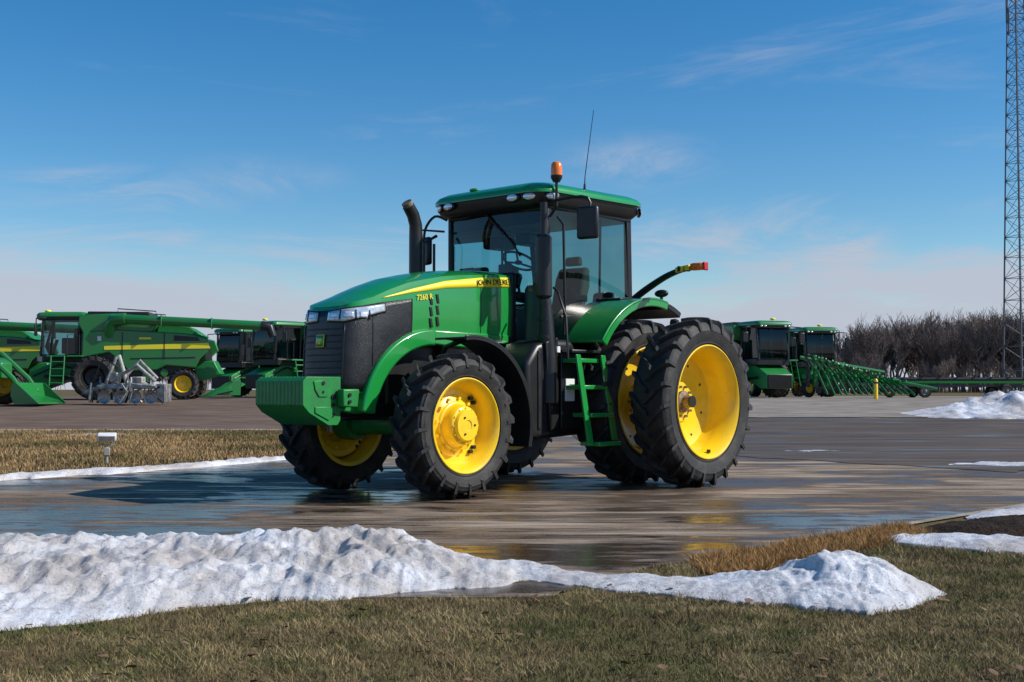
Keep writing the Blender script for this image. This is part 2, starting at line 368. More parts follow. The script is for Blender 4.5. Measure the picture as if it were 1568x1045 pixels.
# cab
def pillar(name, a, b, w=.07, d=.07, m=BLACK):
    a = Vector(a); b = Vector(b); V = []
    for p in (a, b):
        for sx, sy in ((-1, -1), (1, -1), (1, 1), (-1, 1)): V.append((p.x+sx*w/2, p.y+sy*d/2, p.z))
    F = [(0, 1, 2, 3), (4, 7, 6, 5)] + [(k, (k+1) % 4, 4+(k+1) % 4, 4+k) for k in range(4)]
    return mk(name, V, F, m, T, bevel=.015)
ZT = 3.38
for s in (1, -1):
    pillar('a_pillar', (1.50, .74*s, 1.6), (1.44, .80*s, ZT), .07, .06)
    pillar('rear_pillar', (-.28, .72*s, 2.0), (-.14, .80*s, ZT), .10, .06)
    pillar('rear_pillar_lower', (.02, .74*s, 1.55), (-.28, .74*s, 2.15), .07, .06)
    pillar('door_frame_post', (.42, .765*s, 1.62), (.42, .80*s, ZT), .03, .03)
    prism('door_sill', [(1.5, 1.6), (1.5, 1.68), (-.0, 1.68), (-.0, 1.6)], .72*s-.03, .72*s+.05, BLACK, T, .01)
    box('roof_rail', (.65, .80*s, 3.34), (1.65, .07, .10), BLACK, T, .02)
    V = []; F = []
    P = [[(1.47, .765*s, 1.68), (1.43, .80*s, 3.33)], [(1.0, .80*s, 1.68), (1.0, .83*s, 3.33)], [(.42, .80*s, 1.68), (.42, .83*s, 3.33)], [(.0, .775*s, 1.7), (.0, .815*s, 3.33)], [(-.26, .755*s, 2.1), (-.16, .80*s, 3.33)]]
    for a, b in P: V += [a, b]
    for i in range(4): F.append((2*i, 2*i+1, 2*i+3, 2*i+2))
    mk('side_glass', V, F, GLASS, T, ang=60)
V = []; F = []
for i in range(13):
    y = -.75+1.5*i/12; bul = .07*(1-(y/.75)**2)
    V += [(1.50+bul, y, 1.68), (1.45+bul, y*1.05, 3.34)]
for i in range(12): F.append((2*i, 2*i+1, 2*i+3, 2*i+2))
mk('windshield', V, F, GLASS, T, ang=60)
V = [(-.28, -.72, 2.1), (-.28, .72, 2.1), (-.15, .78, 3.33), (-.15, -.78, 3.33)]
mk('rear_glass', V, [(0, 1, 2, 3)], GLASS, T)
box('front_header', (1.46, 0, 3.34), (.08, 1.6, .12), BLACK, T, .02)
box('rear_header', (-.15, 0, 3.34), (.08, 1.6, .12), BLACK, T, .02)
box('rear_lower_panel', (-.26, 0, 1.85), (.06, 1.45, .5), BLACK, T, .02)
box('cowl', (1.58, 0, 2.08), (.1, .78, .95), BLACK, T, .03)
# interior
box('cab_floor', (.6, 0, 1.64), (1.6, 1.4, .04), TRIM, T, .01)
prism('seat_base', [(.0, 1.66), (.5, 1.66), (.52, 1.98), (.58, 2.08), (.05, 2.1)], -.27, .27, SEAT, T, .04, 3)
prism('seat_back', [(.05, 2.1), (.18, 2.13), (.06, 2.62), (-.02, 2.76), (-.10, 2.74), (-.10, 2.5)], -.24, .24, SEAT, T, .06, 3)
prism('headrest', [(-.02, 2.78), (.02, 2.78), (-.01, 2.90), (-.08, 2.90), (-.1, 2.78)], -.12, .12, SEAT, T, .03, 3)
prism('armrest_console', [(.1, 2.25), (.75, 2.3), (.8, 2.38), (.7, 2.42), (.1, 2.38)], -.45, -.30, BLACK, T, .03)
prism('armrest_left', [(.1, 2.28), (.6, 2.3), (.6, 2.37), (.1, 2.37)], .27, .35, BLACK, T, .02)
prism('passenger_seat', [(.0, 1.66), (.45, 1.66), (.45, 2.0), (.12, 2.05), (.05, 2.4), (-.08, 2.4)], .38, .66, SEAT, T, .04, 3)
tube('steering_column', [(1.4, 0, 1.66), (1.28, 0, 2.25), (1.12, 0, 2.66)], [.13, .10, .05], BLACK, T, 14)
box('dash_pod', (1.22, 0, 2.5), (.12, .32, .2), BLACK, T, .04, rot=(0, rad(-20), 0))
V = []; F = []; R0 = .21; r0 = .016
for i in range(32):
    a = 2*math.pi*i/32
    for k in range(8):
        b = 2*math.pi*k/8; V.append(Vector(((R0+r0*math.cos(b))*math.cos(a), (R0+r0*math.cos(b))*math.sin(a), r0*math.sin(b))))
for i in range(32):
    for k in range(8): F.append((i*8+k, i*8+(k+1) % 8, ((i+1) % 32)*8+(k+1) % 8, ((i+1) % 32)*8+k))
Mw = Matrix.Translation((1.05, 0, 2.76)) @ Matrix.Rotation(rad(-28), 4, 'Y')
mk('steering_wheel', [Mw @ v for v in V], F, BLACK, T)
for a in (.5, 2.6, 4.7):
    tube('wheel_spoke', [Mw @ Vector((0, 0, -.03)), Mw @ Vector((.2*math.cos(a), .2*math.sin(a), 0))], .013, BLACK, T, 8)
ellipsoid('wheel_hub', (1.06, 0, 2.74), (.05, .05, .03), BLACK, T)
box('corner_post_display', (1.25, -.6, 2.55), (.05, .25, .18), BLACK, T, .02)
box('console_display', (.75, -.5, 2.65), (.04, .22, .26), BLACK, T, .02)
tube('display_arm', [(.6, -.5, 2.3), (.7, -.5, 2.6)], .018, BLACK, T, 6)
tube('shift_lever', [(.6, -.38, 2.4), (.66, -.38, 2.58)], [.015, .03], BLACK, T, 8)
box('radio_pod', (.2, -.55, 3.15), (.35, .25, .16), BLACK, T, .03)
box('interior_side_console', (.5, -.62, 1.95), (1.1, .18, .55), TRIM, T, .04)
prism('interior_cowl_panel', [(1.44, 1.68), (1.44, 2.35), (1.40, 2.42), (1.30, 1.9), (1.25, 1.68)], .42, .66, TRIM, T, .04)
box('headliner', (.65, 0, 3.30), (1.5, 1.5, .05), TRIM, T, .02)
tube('wiper', [(1.55, -.1, 3.3), (1.55, .1, 3.12), (1.54, .32, 2.92), (1.54, .45, 2.75)], .012, BLACK, T, 6)
box('sunshade', (1.42, 0, 3.22), (.02, 1.45, .16), BLACK, T, .005)
tube('door_latch_bar', [(.5, .78, 2.1), (1.2, .79, 2.02)], .02, BLACK, T, 6)
# roof
def rrect(hx, hy, r, n=8):
    out = []
    for cx, cy, a0 in ((hx-r, hy-r, 0), (-hx+r, hy-r, 90), (-hx+r, -hy+r, 180), (hx-r, -hy+r, 270)):
        for k in range(n+1):
            a = rad(a0+90*k/n); out.append((cx+r*math.cos(a), cy+r*math.sin(a)))
    return out
def slab(name, layers, m, cx=.66, hx=1.02, hy=.93, r=.22, par=None, bowz=.0, droop=.035):
    V = []; F = []; n = None
    for z, ins in layers:
        pts = rrect(hx-ins, hy-ins, max(.03, r-ins*.3)); n = len(pts)
        for (x, y) in pts:
            bow = .05*(1-(y/hy)**2)*(1 if x > 0 else .3)*max(0, x/hx)
            V.append((cx+x+bow, y, z + bowz*(1-(y/hy)**2) - droop*max(0, x/hx)**2))
    for i in range(len(layers)-1):
        for k in range(n): F.append((i*n+k, i*n+(k+1) % n, (i+1)*n+(k+1) % n, (i+1)*n+k))
    F += [tuple(range(n)), tuple(range((len(layers)-1)*n, len(layers)*n))]
    return mk(name, V, F, m, par or T, ang=50)
slab('roof_lower', [(3.33, .16), (3.34, .07), (3.39, .02), (3.505, .012)], BLACK)
slab('roof_cap', [(3.505, .0), (3.495, -.024), (3.53, -.026), (3.575, .01), (3.61, .09), (3.635, .22), (3.65, .40), (3.655, .7)], GREEN, bowz=.02)
def lamp(name, p, yaw, m=MIRROR, w=.09, h=.05):
    o = ellipsoid(name, (0, 0, 0), (.035, w, h), m, T); o.location = p; o.rotation_euler = (0, 0, yaw)
    o2 = ellipsoid(name+'_bezel', (0, 0, 0), (.026, w*1.2, h*1.22), BLACK, T); o2.location = p; o2.rotation_euler = (0, 0, yaw)
for (x, y, yaw) in ((1.71, .48, .05), (1.67, .71, .35), (1.50, .91, 1.1), (1.71, -.58, -.05), (1.66, -.78, -.5), (-.30, .87, 2.4), (-.30, -.87, 3.9)):
    lamp('roof_worklight', (x, y, 3.425), yaw)
# exhaust
tube('exhaust_stack', [(2.12, -.74, 1.7), (2.12, -.74, 2.4), (2.12, -.74, 3.0), (2.125, -.74, 3.17), (2.17, -.74, 3.29), (2.25, -.74, 3.39)], [.085, .085, .085, .08, .078, .075], BLACK, T, 20)
tube('exhaust_tip', [(2.22, -.74, 3.36), (2.28, -.74, 3.43)], [.068, .068], RUST, T, 20)
tube('corner_column', [(1.66, .92, 1.45), (1.66, .92, 3.33)], .045, BLACK, T, 14)
tube('corner_column_sleeve', [(1.66, .92, 2.2), (1.66, .92, 2.24), (1.66, .92, 2.92), (1.66, .92, 2.96)], [.06, .095, .095, .06], BLACK, T, 18)
tube('corner_column_lower', [(1.62, .95, 1.0), (1.62, .95, 1.5), (1.65, .93, 2.2)], [.12, .11, .07], BLACK, T, 18)
for z in (1.75, 1.95, 2.12): tube('column_clamp', [(1.65, .93, z), (1.65, .93, z+.035)], .098-.02*(z-1.75)/.37, GRILLE, T, 16)
tube('hand_rail', [(1.36, .88, 3.2), (1.36, .97, 3.1), (1.36, .99, 2.2), (1.34, .96, 1.8)], .016, BLACK, T, 8)
tube('hand_rail_right', [(1.75, -.86, 2.4), (1.75, -.98, 2.5), (1.75, -.98, 3.0), (1.6, -.9, 3.1)], .020, BLACK, T, 8)
tube('hand_rail_right', [(1.6, -.86, 2.4), (1.6, -.95, 2.5), (1.6, -.95, 3.0)], .018, BLACK, T, 8)
tube('door_handle_rail', [(.5, .86, 2.15), (.35, .9, 2.2), (.05, .9, 2.25), (-.05, .83, 2.3)], .016, BLACK, T, 8)
# mirrors
def mirror(y, x, z, h):
    s = 1 if y > 0 else -1
    tube('mirror_arm', [(1.5, .82*s, 3.3), (1.54, 1.0*s, 3.36), (x, y, z+h*.75), (x, y, z)], .017, BLACK, T, 8, smoothpath=4)
    bx = box('mirror_housing', (0, 0, 0), (.08, .27, h), BLACK, T, .05); bx.location = (x, y, z); bx.rotation_euler = (0, 0, rad(12*s))
mirror(1.42, 1.47, 3.07, .38); mirror(-1.20, 1.52, 2.93, .36)
tube('mirror_bracket', [(1.55, -.82, 3.15), (1.6, -1.2, 3.2), (1.56, -1.2, 2.95)], .014, BLACK, T, 8)
tube('beacon_post', [(1.45, .84, 3.2), (1.50, .98, 3.3), (1.50, .98, 3.66)], .018, BLACK, T, 8)
lathe_v = lambda name, prof, c, m: mk(name, [(c[0]+r*math.cos(2*math.pi*i/24), c[1]+r*math.sin(2*math.pi*i/24), c[2]+z) for i in range(24) for r, z in prof], [(i*len(prof)+j, i*len(prof)+j+1, ((i+1) % 24)*len(prof)+j+1, ((i+1) % 24)*len(prof)+j) for i in range(24) for j in range(len(prof)-1)], m, T)
lathe_v('beacon_base', [(0, -.02), (.04, -.02), (.05, 0), (.068, .03), (.07, .06), (0, .06)], (1.5, .98, 3.60), BLACK)
lathe_v('beacon_lens', [(.066, .06), (.068, .12), (.062, .19), (.045, .215), (0, .222)], (1.5, .98, 3.60), AMBER)
tube('antenna', [(.82, .86, 3.55), (.82, .87, 3.75), (.80, .99, 4.55)], [.010, .006, .004], BLACK, T, 6)
tube('antenna_base', [(.82, .86, 3.5), (.82, .865, 3.66)], [.025, .012], BLACK, T, 8)
ellipsoid('roof_sensor', (1.55, -.3, 3.62), (.05, .07, .025), GREEN, T)
# rear fenders
FCX = .06
for s in (1, -1):
    ya, yb = (.60, 1.36) if s > 0 else (-1.36, -.60)
    arc_band('rear_fender', FCX, RR, 1.235, 1.275, ya, yb, 34, 104, GREEN, 36, .012)
    arc_band('rear_fender_edge', FCX, RR, 1.17, 1.28, (yb-.03) if s > 0 else ya, yb if s > 0 else ya+.03, 34, 104, GREEN, 36, .012)
    arc_band('rear_fender_extension', FCX, RR, 1.19, 1.262, ya, yb, 104, 118, BLACK, 12, .01)
    arc_band('fender_inner_wall', FCX, RR, .6, 1.235, (.60 if s > 0 else -.64), (.64 if s > 0 else -.60), 20, 150, BLACK, 24, .0)
    arc_band('fender_top_shield', FCX, RR, 1.277, 1.30, (.62 if s > 0 else -1.0), (1.0 if s > 0 else -.62), 80, 114, BLACK, 12, .006)
    tube('marker_arm', [(-.25, .80*s, 2.30), (-.25, 1.0*s, 2.42), (-.18, 1.35*s, 2.56), (-.08, 1.65*s, 2.62), (-.02, 1.88*s, 2.635)], [.045, .045, .04, .035, .035], BLACK, T, 10, smoothpath=4)
    box('marker_reflector', (-.05, 1.72*s, 2.63), (.078, .24, .062), YELS, T, .005, rot=(rad(4*s), 0, rad(-14*s)))
    multi('reflector_bars', [boxg((-.05, (1.67+.09*k)*s, 2.63), (.1, .03, .066)) for k in range(2)], BLACK, T)
    box('marker_light', (-.01, 1.94*s, 2.64), (.10, .18, .09), AMBER, T, .03)
    box('marker_light_back', (-.03, 2.04*s, 2.64), (.09, .03, .10), RED, T, .01)
    tube('fender_light_stem', [(-.32, 1.2*s, 2.2), (-.32, 1.2*s, 2.33)], .02, BLACK, T, 8)
    ellipsoid('fender_light', (-.32, 1.2*s, 2.37), (.06, .1, .05), BLACK, T)
# steps
for k, (z, x, y) in enumerate(((.53, 1.18, 1.42), (.86, 1.22, 1.34), (1.18, 1.25, 1.26), (1.49, 1.28, 1.18))):
    box('step_tread', (x-.02, y-.06, z), (.42, .28, .05), GREEN, T, .008)
    multi('step_grip', [boxg((x-.17+.06*q, y-.06, z+.029), (.02, .24, .012)) for q in range(6)], BLACK, T)
SHR = Matrix.Translation((0, 1.36, 0)) @ Matrix(((1, 0, 0, 0), (0, 1, -.25, .11), (0, 0, 1, 0), (0, 0, 0, 1)))
for dx in (-.26, .21):
    prism('step_stringer', [(1.17+dx, .50), (1.27+dx, .50), (1.33+dx, 1.52), (1.25+dx, 1.52)], 0, .025, GREEN, T, .004).matrix_local = SHR
box('platform', (1.2, .98, 1.6), (.55, .42, .04), BLACK, T, .01)
prism('step_back_shield', [(.95, .7), (1.5, .7), (1.5, 1.58), (.95, 1.58)], 1.02, 1.05, BLACK, T, .01)
tube('step_rail', [(1.5, 1.15, 1.5), (1.5, 1.12, 2.0), (1.48, .98, 2.3), (1.46, .9, 2.35)], .015, BLACK, T, 8)
box('rear_hitch', (-.7, 0, .9), (.6, .8, .5), BLACK, T, .05)
tube('lift_arm', [(-.3, .35, .6), (-1.1, .45, .6)], .04, BLACK, T); tube('lift_arm', [(-.3, -.35, .6), (-1.1, -.45, .6)], .04, BLACK, T)

# ------------------------------------------------------------------ ground sheets
def gz(y):
    t = min(1, max(0, (y-28)/27)); return .72*t*t*(3-2*t)
def ground_mat(name, c1, c2, s1=3, rough=.95, bump=.01, bscale=60, stretch=(1, 1, 1), lo=.4, hi=.62):
    return mat(name, c1, rough, col2=c2, scale=s1, lo=lo, hi=hi, bump=bump, bscale=bscale, stretch=stretch, detail=7, spec=.1)
def sheet(name, xs, fy, by, off, m, dx=.5, dy=.5, wob=0.):
    x0, x1 = xs; nx = max(2, int((x1-x0)/dx)); V = []; F = []
    dmax = max(by(x0)-fy(x0), by(x1)-fy(x1), by((x0+x1)/2)-fy((x0+x1)/2)); ny = max(2, int(dmax/dy))
    for i in range(nx+1):
        x = x0+(x1-x0)*i/nx; a = fy(x); b = by(x)
        if wob: a += wob*noise.fractal(Vector((x*1.3, 3.1, 0)), 1, 2, 4); b += wob*noise.fractal(Vector((x*.8, 9.1, 0)), 1, 2, 4)
        for j in range(ny+1):
            y = a+(b-a)*j/ny; V.append((x, y, gz(y)+off))
    for i in range(nx):
        for j in range(ny): k = i*(ny+1)+j; F.append((k, k+ny+1, k+ny+2, k+1))
    return mk(name, V, F, m, None, smooth=False)
tab = lambda pts: (lambda x: float(np.interp(x, [p[0] for p in pts], [p[1] for p in pts])))
SOIL = ground_mat('soil_turf', (.10, .08, .038), (.15, .12, .055), s1=6)
ys = list(np.arange(-40, 28, 4)) + list(np.arange(28, 56, .5)) + [60, 80, 120, 200, 400, 800, 1600, 4000]
V = []; F = []
xsg = [-3000, -200, -20, 20, 200, 3000]
for y in ys:
    for x in xsg: V.append((x, y, gz(y)))
for j in range(len(ys)-1):
    for i in range(len(xsg)-1): k = j*len(xsg)+i; F.append((k, k+1, k+len(xsg)+1, k+len(xsg)))
mk('ground', V, F, SOIL, None, smooth=False)

class NT:
    def __init__(s, name):
        s.m = bpy.data.materials.new(name); s.N, s.L = nodes_of(s.m); s.b = s.N['Principled BSDF']; s.tc = s.N.new('ShaderNodeTexCoord')
    def nz(s, scale, st=(1, 1, 1), det=6, rgh=.6, rotz=0., dist=0.):
        mp = s.N.new('ShaderNodeMapping'); mp.inputs['Scale'].default_value = st; mp.inputs['Rotation'].default_value = (0, 0, rotz)
        s.L.new(s.tc.outputs['Object'], mp.inputs[0]); n = s.N.new('ShaderNodeTexNoise'); n.inputs['Scale'].default_value = scale
        n.inputs['Detail'].default_value = det; n.inputs['Roughness'].default_value = rgh; n.inputs['Distortion'].default_value = dist; s.L.new(mp.outputs[0], n.inputs[0]); return n.outputs[0]
    def mr(s, v, a, b_, c=0., d=1.):
        r = s.N.new('ShaderNodeMapRange'); r.inputs[1].default_value = a; r.inputs[2].default_value = b_; r.inputs[3].default_value = c; r.inputs[4].default_value = d
        s.L.new(v, r.inputs[0]); return r.outputs[0]
    def mixc(s, f, a, b_):
        x = s.N.new('ShaderNodeMix'); x.data_type = 'RGBA'; s.L.new(f, x.inputs[0])
        for i, q in ((6, a), (7, b_)):
            if isinstance(q, tuple): x.inputs[i].default_value = (*q, 1)
            else: s.L.new(q, x.inputs[i])
        return x.outputs[2]
    def mth(s, op, a, b_=None, clamp=True):
        x = s.N.new('ShaderNodeMath'); x.operation = op; x.use_clamp = clamp
        for i, q in ((0, a), (1, b_)):
            if q is None: continue
            if isinstance(q, (int, float)): x.inputs[i].default_value = q
            else: s.L.new(q, x.inputs[i])
        return x.outputs[0]
def lot_material():
    q = NT('wet_lot_surface'); nz, mr, mixc, mth = q.nz, q.mr, q.mixc, q.mth; L, N, b = q.L, q.N, q.b
    dry = mixc(mr(nz(2.2, (.4, 1.8, 1), 7, .7, .08, .5), .40, .60), (.34, .262, .19), (.17, .122, .086))
    dry = mixc(mr(nz(.9, (.25, 3.4, 1), 7, .72, -.12, .9), .50, .62, 0, .9), dry, (.47, .39, .30))
    dry = mixc(mr(nz(.5, (.7, 1.5, 1), 6, .6, .3, .3), .50, .60, 0, .7), dry, (.12, .084, .058))
    dry = mixc(mr(nz(45, (1, 1, 1), 3), .45, .7, 0, .5), dry, (.40, .33, .26))
    w1 = mr(nz(.42, (.55, 1.3, 1), 7, .6, 0, .5), .46, .54)
    w2 = mr(nz(1.1, (.3, 2.8, 1), 7, .7, .18, .7), .49, .58)
    sep = N.new('ShaderNodeSeparateXYZ'); L.new(q.tc.outputs['Object'], sep.inputs[0])
    lw = mr(sep.outputs[0], .5, -5, -.12, .36)
    fw = mr(sep.outputs[1], 12.5, 9.3, 0, .42)
    fw = mth('MULTIPLY', fw, mr(nz(.9, (.5, 1.4, 1), 6, .65, .1), .38, .55))
    wet = mth('ADD', mth('ADD', mth('MAXIMUM', w1, mth('MULTIPLY', w2, .85)), lw, False), fw)
    wet = mth('MULTIPLY', wet, mr(nz(3, (.5, 1.8, 1), 7, .65), .34, .48, .5, 1))
    L.new(mixc(wet, dry, (.058, .040, .028)), b.inputs['Base Color'])
    L.new(mr(wet, .6, 1., .9, .16), b.inputs['Roughness'])
    L.new(mr(wet, .6, 1., .06, .42), b.inputs['Specular IOR Level'])
    bp = N.new('ShaderNodeBump'); bp.inputs['Distance'].default_value = .006
    L.new(mr(wet, .6, 1, .9, .08), bp.inputs['Strength'])
    L.new(nz(45, (1, 1, 1), 5, .7), bp.inputs['Height']); L.new(bp.outputs[0], b.inputs['Normal'])
    return q.m
LOT = lot_material()
edgeF = tab([(-30, 6.6), (-3, 6.65), (.2, 6.75), (.5, 7.3), (.93, 7.95), (1.58, 8.45), (3.04, 9.94), (5.09, 12), (9, 15.3), (30, 33)])
sheet('driveway_lot', (-26, 26), edgeF, lambda x: 40., .006, LOT, .2, .5, wob=.05)
def lane_material():
    q = NT('asphalt'); nz, mr, mixc, mth = q.nz, q.mr, q.mixc, q.mth
    c = mixc(mr(nz(.8, (.35, 2.2, 1), 7, .65, .06, .6), .38, .62), (.055, .043, .036), (.120, .095, .076))
    c = mixc(mr(nz(1.6, (.2, 3.5, 1), 7, .7, -.05), .56, .68, 0, .7), c, (.25, .205, .165))
    c = mixc(mr(nz(40), .5, .7, 0, .5), c, (.13, .11, .09))
    q.L.new(c, q.b.inputs['Base Color'])
    w = mr(nz(.5, (.4, 2, 1), 6, .6, .3), .55, .62); q.L.new(mr(w, 0, 1, .9, .28), q.b.inputs['Roughness'])
    q.b.inputs['Specular IOR Level'].default_value = .18
    return q.m
sheet('asphalt_lane', (1.5, 40), tab([(1.5, 26), (3, 22.5), (4.1, 20.6), (6.6, 17.2), (9, 15.9), (12, 15.8), (25, 29), (40, 36.5)]), lambda x: 38, .014, lane_material(), .1, .5, wob=.8)
GRAV = ground_mat('gravel_brown', (.125, .083, .062), (.19, .138, .106), s1=1.5, bump=.03, bscale=12, stretch=(.4, 1.5, 1))
sheet('gravel_yard', (-80, 2), lambda x: 32.3, lambda x: 75, .018, GRAV, 4, .5)
GRAVL = ground_mat('gravel_pale', (.32, .285, .24), (.19, .16, .135), s1=2, bump=.03, bscale=12, stretch=(.4, 1.5, 1))
sheet('gravel_apron', (2.02, 70), lambda x: 38.5+.02*x, lambda x: 75, .024, GRAVL, .3, .5, wob=.4)
vF = tab([(-30, 9.5), (-6.6, 15.6), (-3.9, 20.0), (-2, 23.0), (0, 28)]); vB = tab([(-30, 31.8), (-7, 32), (0, 32.2)])
VERGE = ground_mat('verge_turf', (.16, .115, .055), (.22, .16, .08), s1=3)
sheet('grass_verge', (-30, -1.0), vF, vB, .022, VERGE, .4, .5, wob=.2)
CONC = ground_mat('kerb_concrete', (.42, .36, .29), (.26, .21, .16), s1=2)
sheet('verge_kerb', (-40, -1), lambda x: 31.9, lambda x: 32.7, .034, CONC, .3, .4, wob=.15)
sheet('lot_kerb', (2.4, 12), lambda x: edgeF(x)-.02, lambda x: edgeF(x)+.13, .016, CONC, .1, .06, wob=.03)

# ------------------------------------------------------------------ snow
def snow_mat():
    q = NT('old_snow'); nz, mr, mixc = q.nz, q.mr, q.mixc
    c = mixc(mr(nz(.9, (1, 1, 1), 7, .65), .42, .60, 0, .8), (.78, .80, .84), (.46, .405, .36))
    c = mixc(mr(nz(5, (1, 1.6, 1), 7, .75), .50, .70, 0, .65), c, (.38, .32, .27))
    c = mixc(mr(nz(26, (1, 1, 1), 6, .7), .56, .68, 0, .65), c, (.27, .225, .185))
    c = mixc(mr(nz(80, (1, 1, 1), 3, .6), .62, .69, 0, .9), c, (.09, .075, .06))
    q.L.new(c, q.b.inputs['Base Color']); q.b.inputs['Roughness'].default_value = .5; q.b.inputs['Specular IOR Level'].default_value = .4
    bp = q.N.new('ShaderNodeBump'); bp.inputs['Distance'].default_value = .03; bp.inputs['Strength'].default_value = .9
    q.L.new(nz(14, (1, 1, 1), 9, .75), bp.inputs['Height']); q.L.new(bp.outputs[0], q.b.inputs['Normal'])
    return q.m
SNOW = snow_mat()
def snow(name, tabl, nx=300, ny=60, wob=.06, rough=.25, seed=0., m=SNOW, pk=.6, fs=1.):
    xs = [t[0] for t in tabl]; V = []; F = []
    for i in range(nx+1):
        x = xs[0]+(xs[-1]-xs[0])*i/nx
        a = np.interp(x, xs, [t[1] for t in tabl]); b = np.interp(x, xs, [t[2] for t in tabl]); H = np.interp(x, xs, [t[3] for t in tabl])
        a += wob*noise.fractal(Vector((x*2.5*fs, seed, 0)), .8, 2, 6); b += wob*noise.fractal(Vector((x*2.5*fs, seed+5, 0)), 1, 2, 5)
        for j in range(ny+1):
            t = j/ny; y = a+(b-a)*t
            tt = t/pk*.5 if t < pk else .5+(t-pk)/(1-pk)*.5
            pr = math.sin(math.pi*tt)**.85 if 0 < tt < 1 else 0
            n1 = noise.fractal(Vector((x*1.6*fs, y*1.9*fs, seed)), 1.0, 2.1, 5)
            n2 = noise.fractal(Vector((x*6*fs, y*6*fs, seed+3)), .85, 2.1, 6)
            n3 = abs(noise.noise(Vector((x*3.4*fs+y, y*3.2*fs, seed+8)))) + .7*abs(noise.noise(Vector((x*8*fs, y*7*fs, seed+18))))
            h = H*pr*(1+rough*n1) + (min(1, pr*2))*(.012+.19*H)*(n2*.65 - n3*1.1+.30)
            V.append((x, y, gz(y)+h+.010 - (.05 if j in (0, ny) else 0)))
    for i in range(nx):
        for j in range(ny): k = i*(ny+1)+j; F.append((k, k+ny+1, k+ny+2, k+1))
    return mk(name, V, F, m, None, ang=180)
snow('snow_bank', [(-4.6, 5.35, 8.6, .25), (-2.88, 5.55, 8.5, .24), (-2.15, 5.98, 8.5, .205), (-1.67, 6.45, 8.4, .22), (-1.12, 6.68, 8.4, .245), (-.71, 6.78, 8.3, .22), (-.4, 7.0, 8.1, .14), (.06, 7.25, 7.9, .055), (.43, 7.1, 7.6, .03), (.79, 6.87, 7.5, .03), (1.16, 6.6, 7.4, .04), (1.5, 6.4, 7.4, .11), (1.78, 6.3, 7.4, .20), (1.95, 6.32, 7.4, .20), (2.15, 6.45, 7.3, .14), (2.35, 6.7, 7.15, .05), (2.45, 6.85, 7.0, .0)], 620, 120, wob=.13)
snow('snow_patch', [(2.75, 9.2, 9.3, .0), (2.95, 8.9, 9.5, .04), (3.4, 8.6, 9.4, .055), (4.0, 8.3, 9.2, .06), (5.5, 8.3, 9.4, .08)], 160, 30, seed=11, wob=.12)
snow('snow_patch', [(4.05, 10.75, 10.85, .0), (4.3, 10.6, 11.1, .05), (5.0, 10.7, 11.7, .08), (6.2, 11.0, 12.4, .1)], 100, 30, seed=14, wob=.1)
snow('snow_strip', [(-14, 12.2, 12.6, .05), (-8, 14.3, 14.8, .05), (-6.6, 15.2, 15.6, .07), (-5.2, 16.8, 17.4, .06), (-4.3, 18.5, 19.2, .07), (-3.6, 20.0, 20.6, .04), (-3.2, 20.9, 21.1, .0)], 300, 16, seed=21, wob=.28)
snow('snow_strip', [(-13, 29, 29.3, .0), (-10, 29.5, 30.3, .05), (-8.5, 30, 30.5, .0)], 60, 10, seed=23, wob=.12)
snow('snow_strip', [(6.6, 18.6, 18.7, .0), (7.3, 18.1, 18.9, .03), (10, 18.0, 19.2, .05), (11, 18.5, 18.6, .0)], 80, 10, seed=26, wob=.3)
snow('snow_strip', [(4.9, 22.6, 22.65, .0), (5.3, 22.45, 22.7, .01), (5.7, 22.5, 22.75, .015), (6.1, 22.6, 22.65, .0)], 60, 8, seed=28, wob=.2)
snow('snow_pile', [(13, 39, 41, .0), (14.5, 38.2, 42.5, .2), (16, 37.7, 43, .45), (18, 37.5, 43, .7), (22, 37.2, 43, .85), (30, 37, 44, .9), (34, 38, 40, 0)], 220, 50, seed=31, wob=.5, fs=.5, rough=.6)
DIRT = ground_mat('mulch', (.022, .014, .010), (.05, .034, .024), s1=30, bump=.03, bscale=50)
def in_bed(x, y): return x > 3.3 and 9.35 < y < 11.0
snow('mulch_bed', [(3.35, 9.85, 9.95, .0), (3.6, 9.4, 10.3, .05), (4.3, 9.2, 10.75, .08), (7, 9.2, 11.4, .10)], 120, 24, seed=36, m=DIRT, wob=.08)
snow('dirt_mound', [(15.8, 39.8, 40.2, 0), (17.8, 38.2, 43, .75), (20, 37.2, 44, 1.4), (26, 37, 44, 1.45), (30, 38, 42, 0)], 160, 40, seed=41, m=ground_mat('dirty_snow_soil', (.05, .038, .03), (.5, .46, .42), s1=2.2, lo=.5, hi=.6, bump=.05, bscale=6), wob=.4, fs=.5, rough=.6)

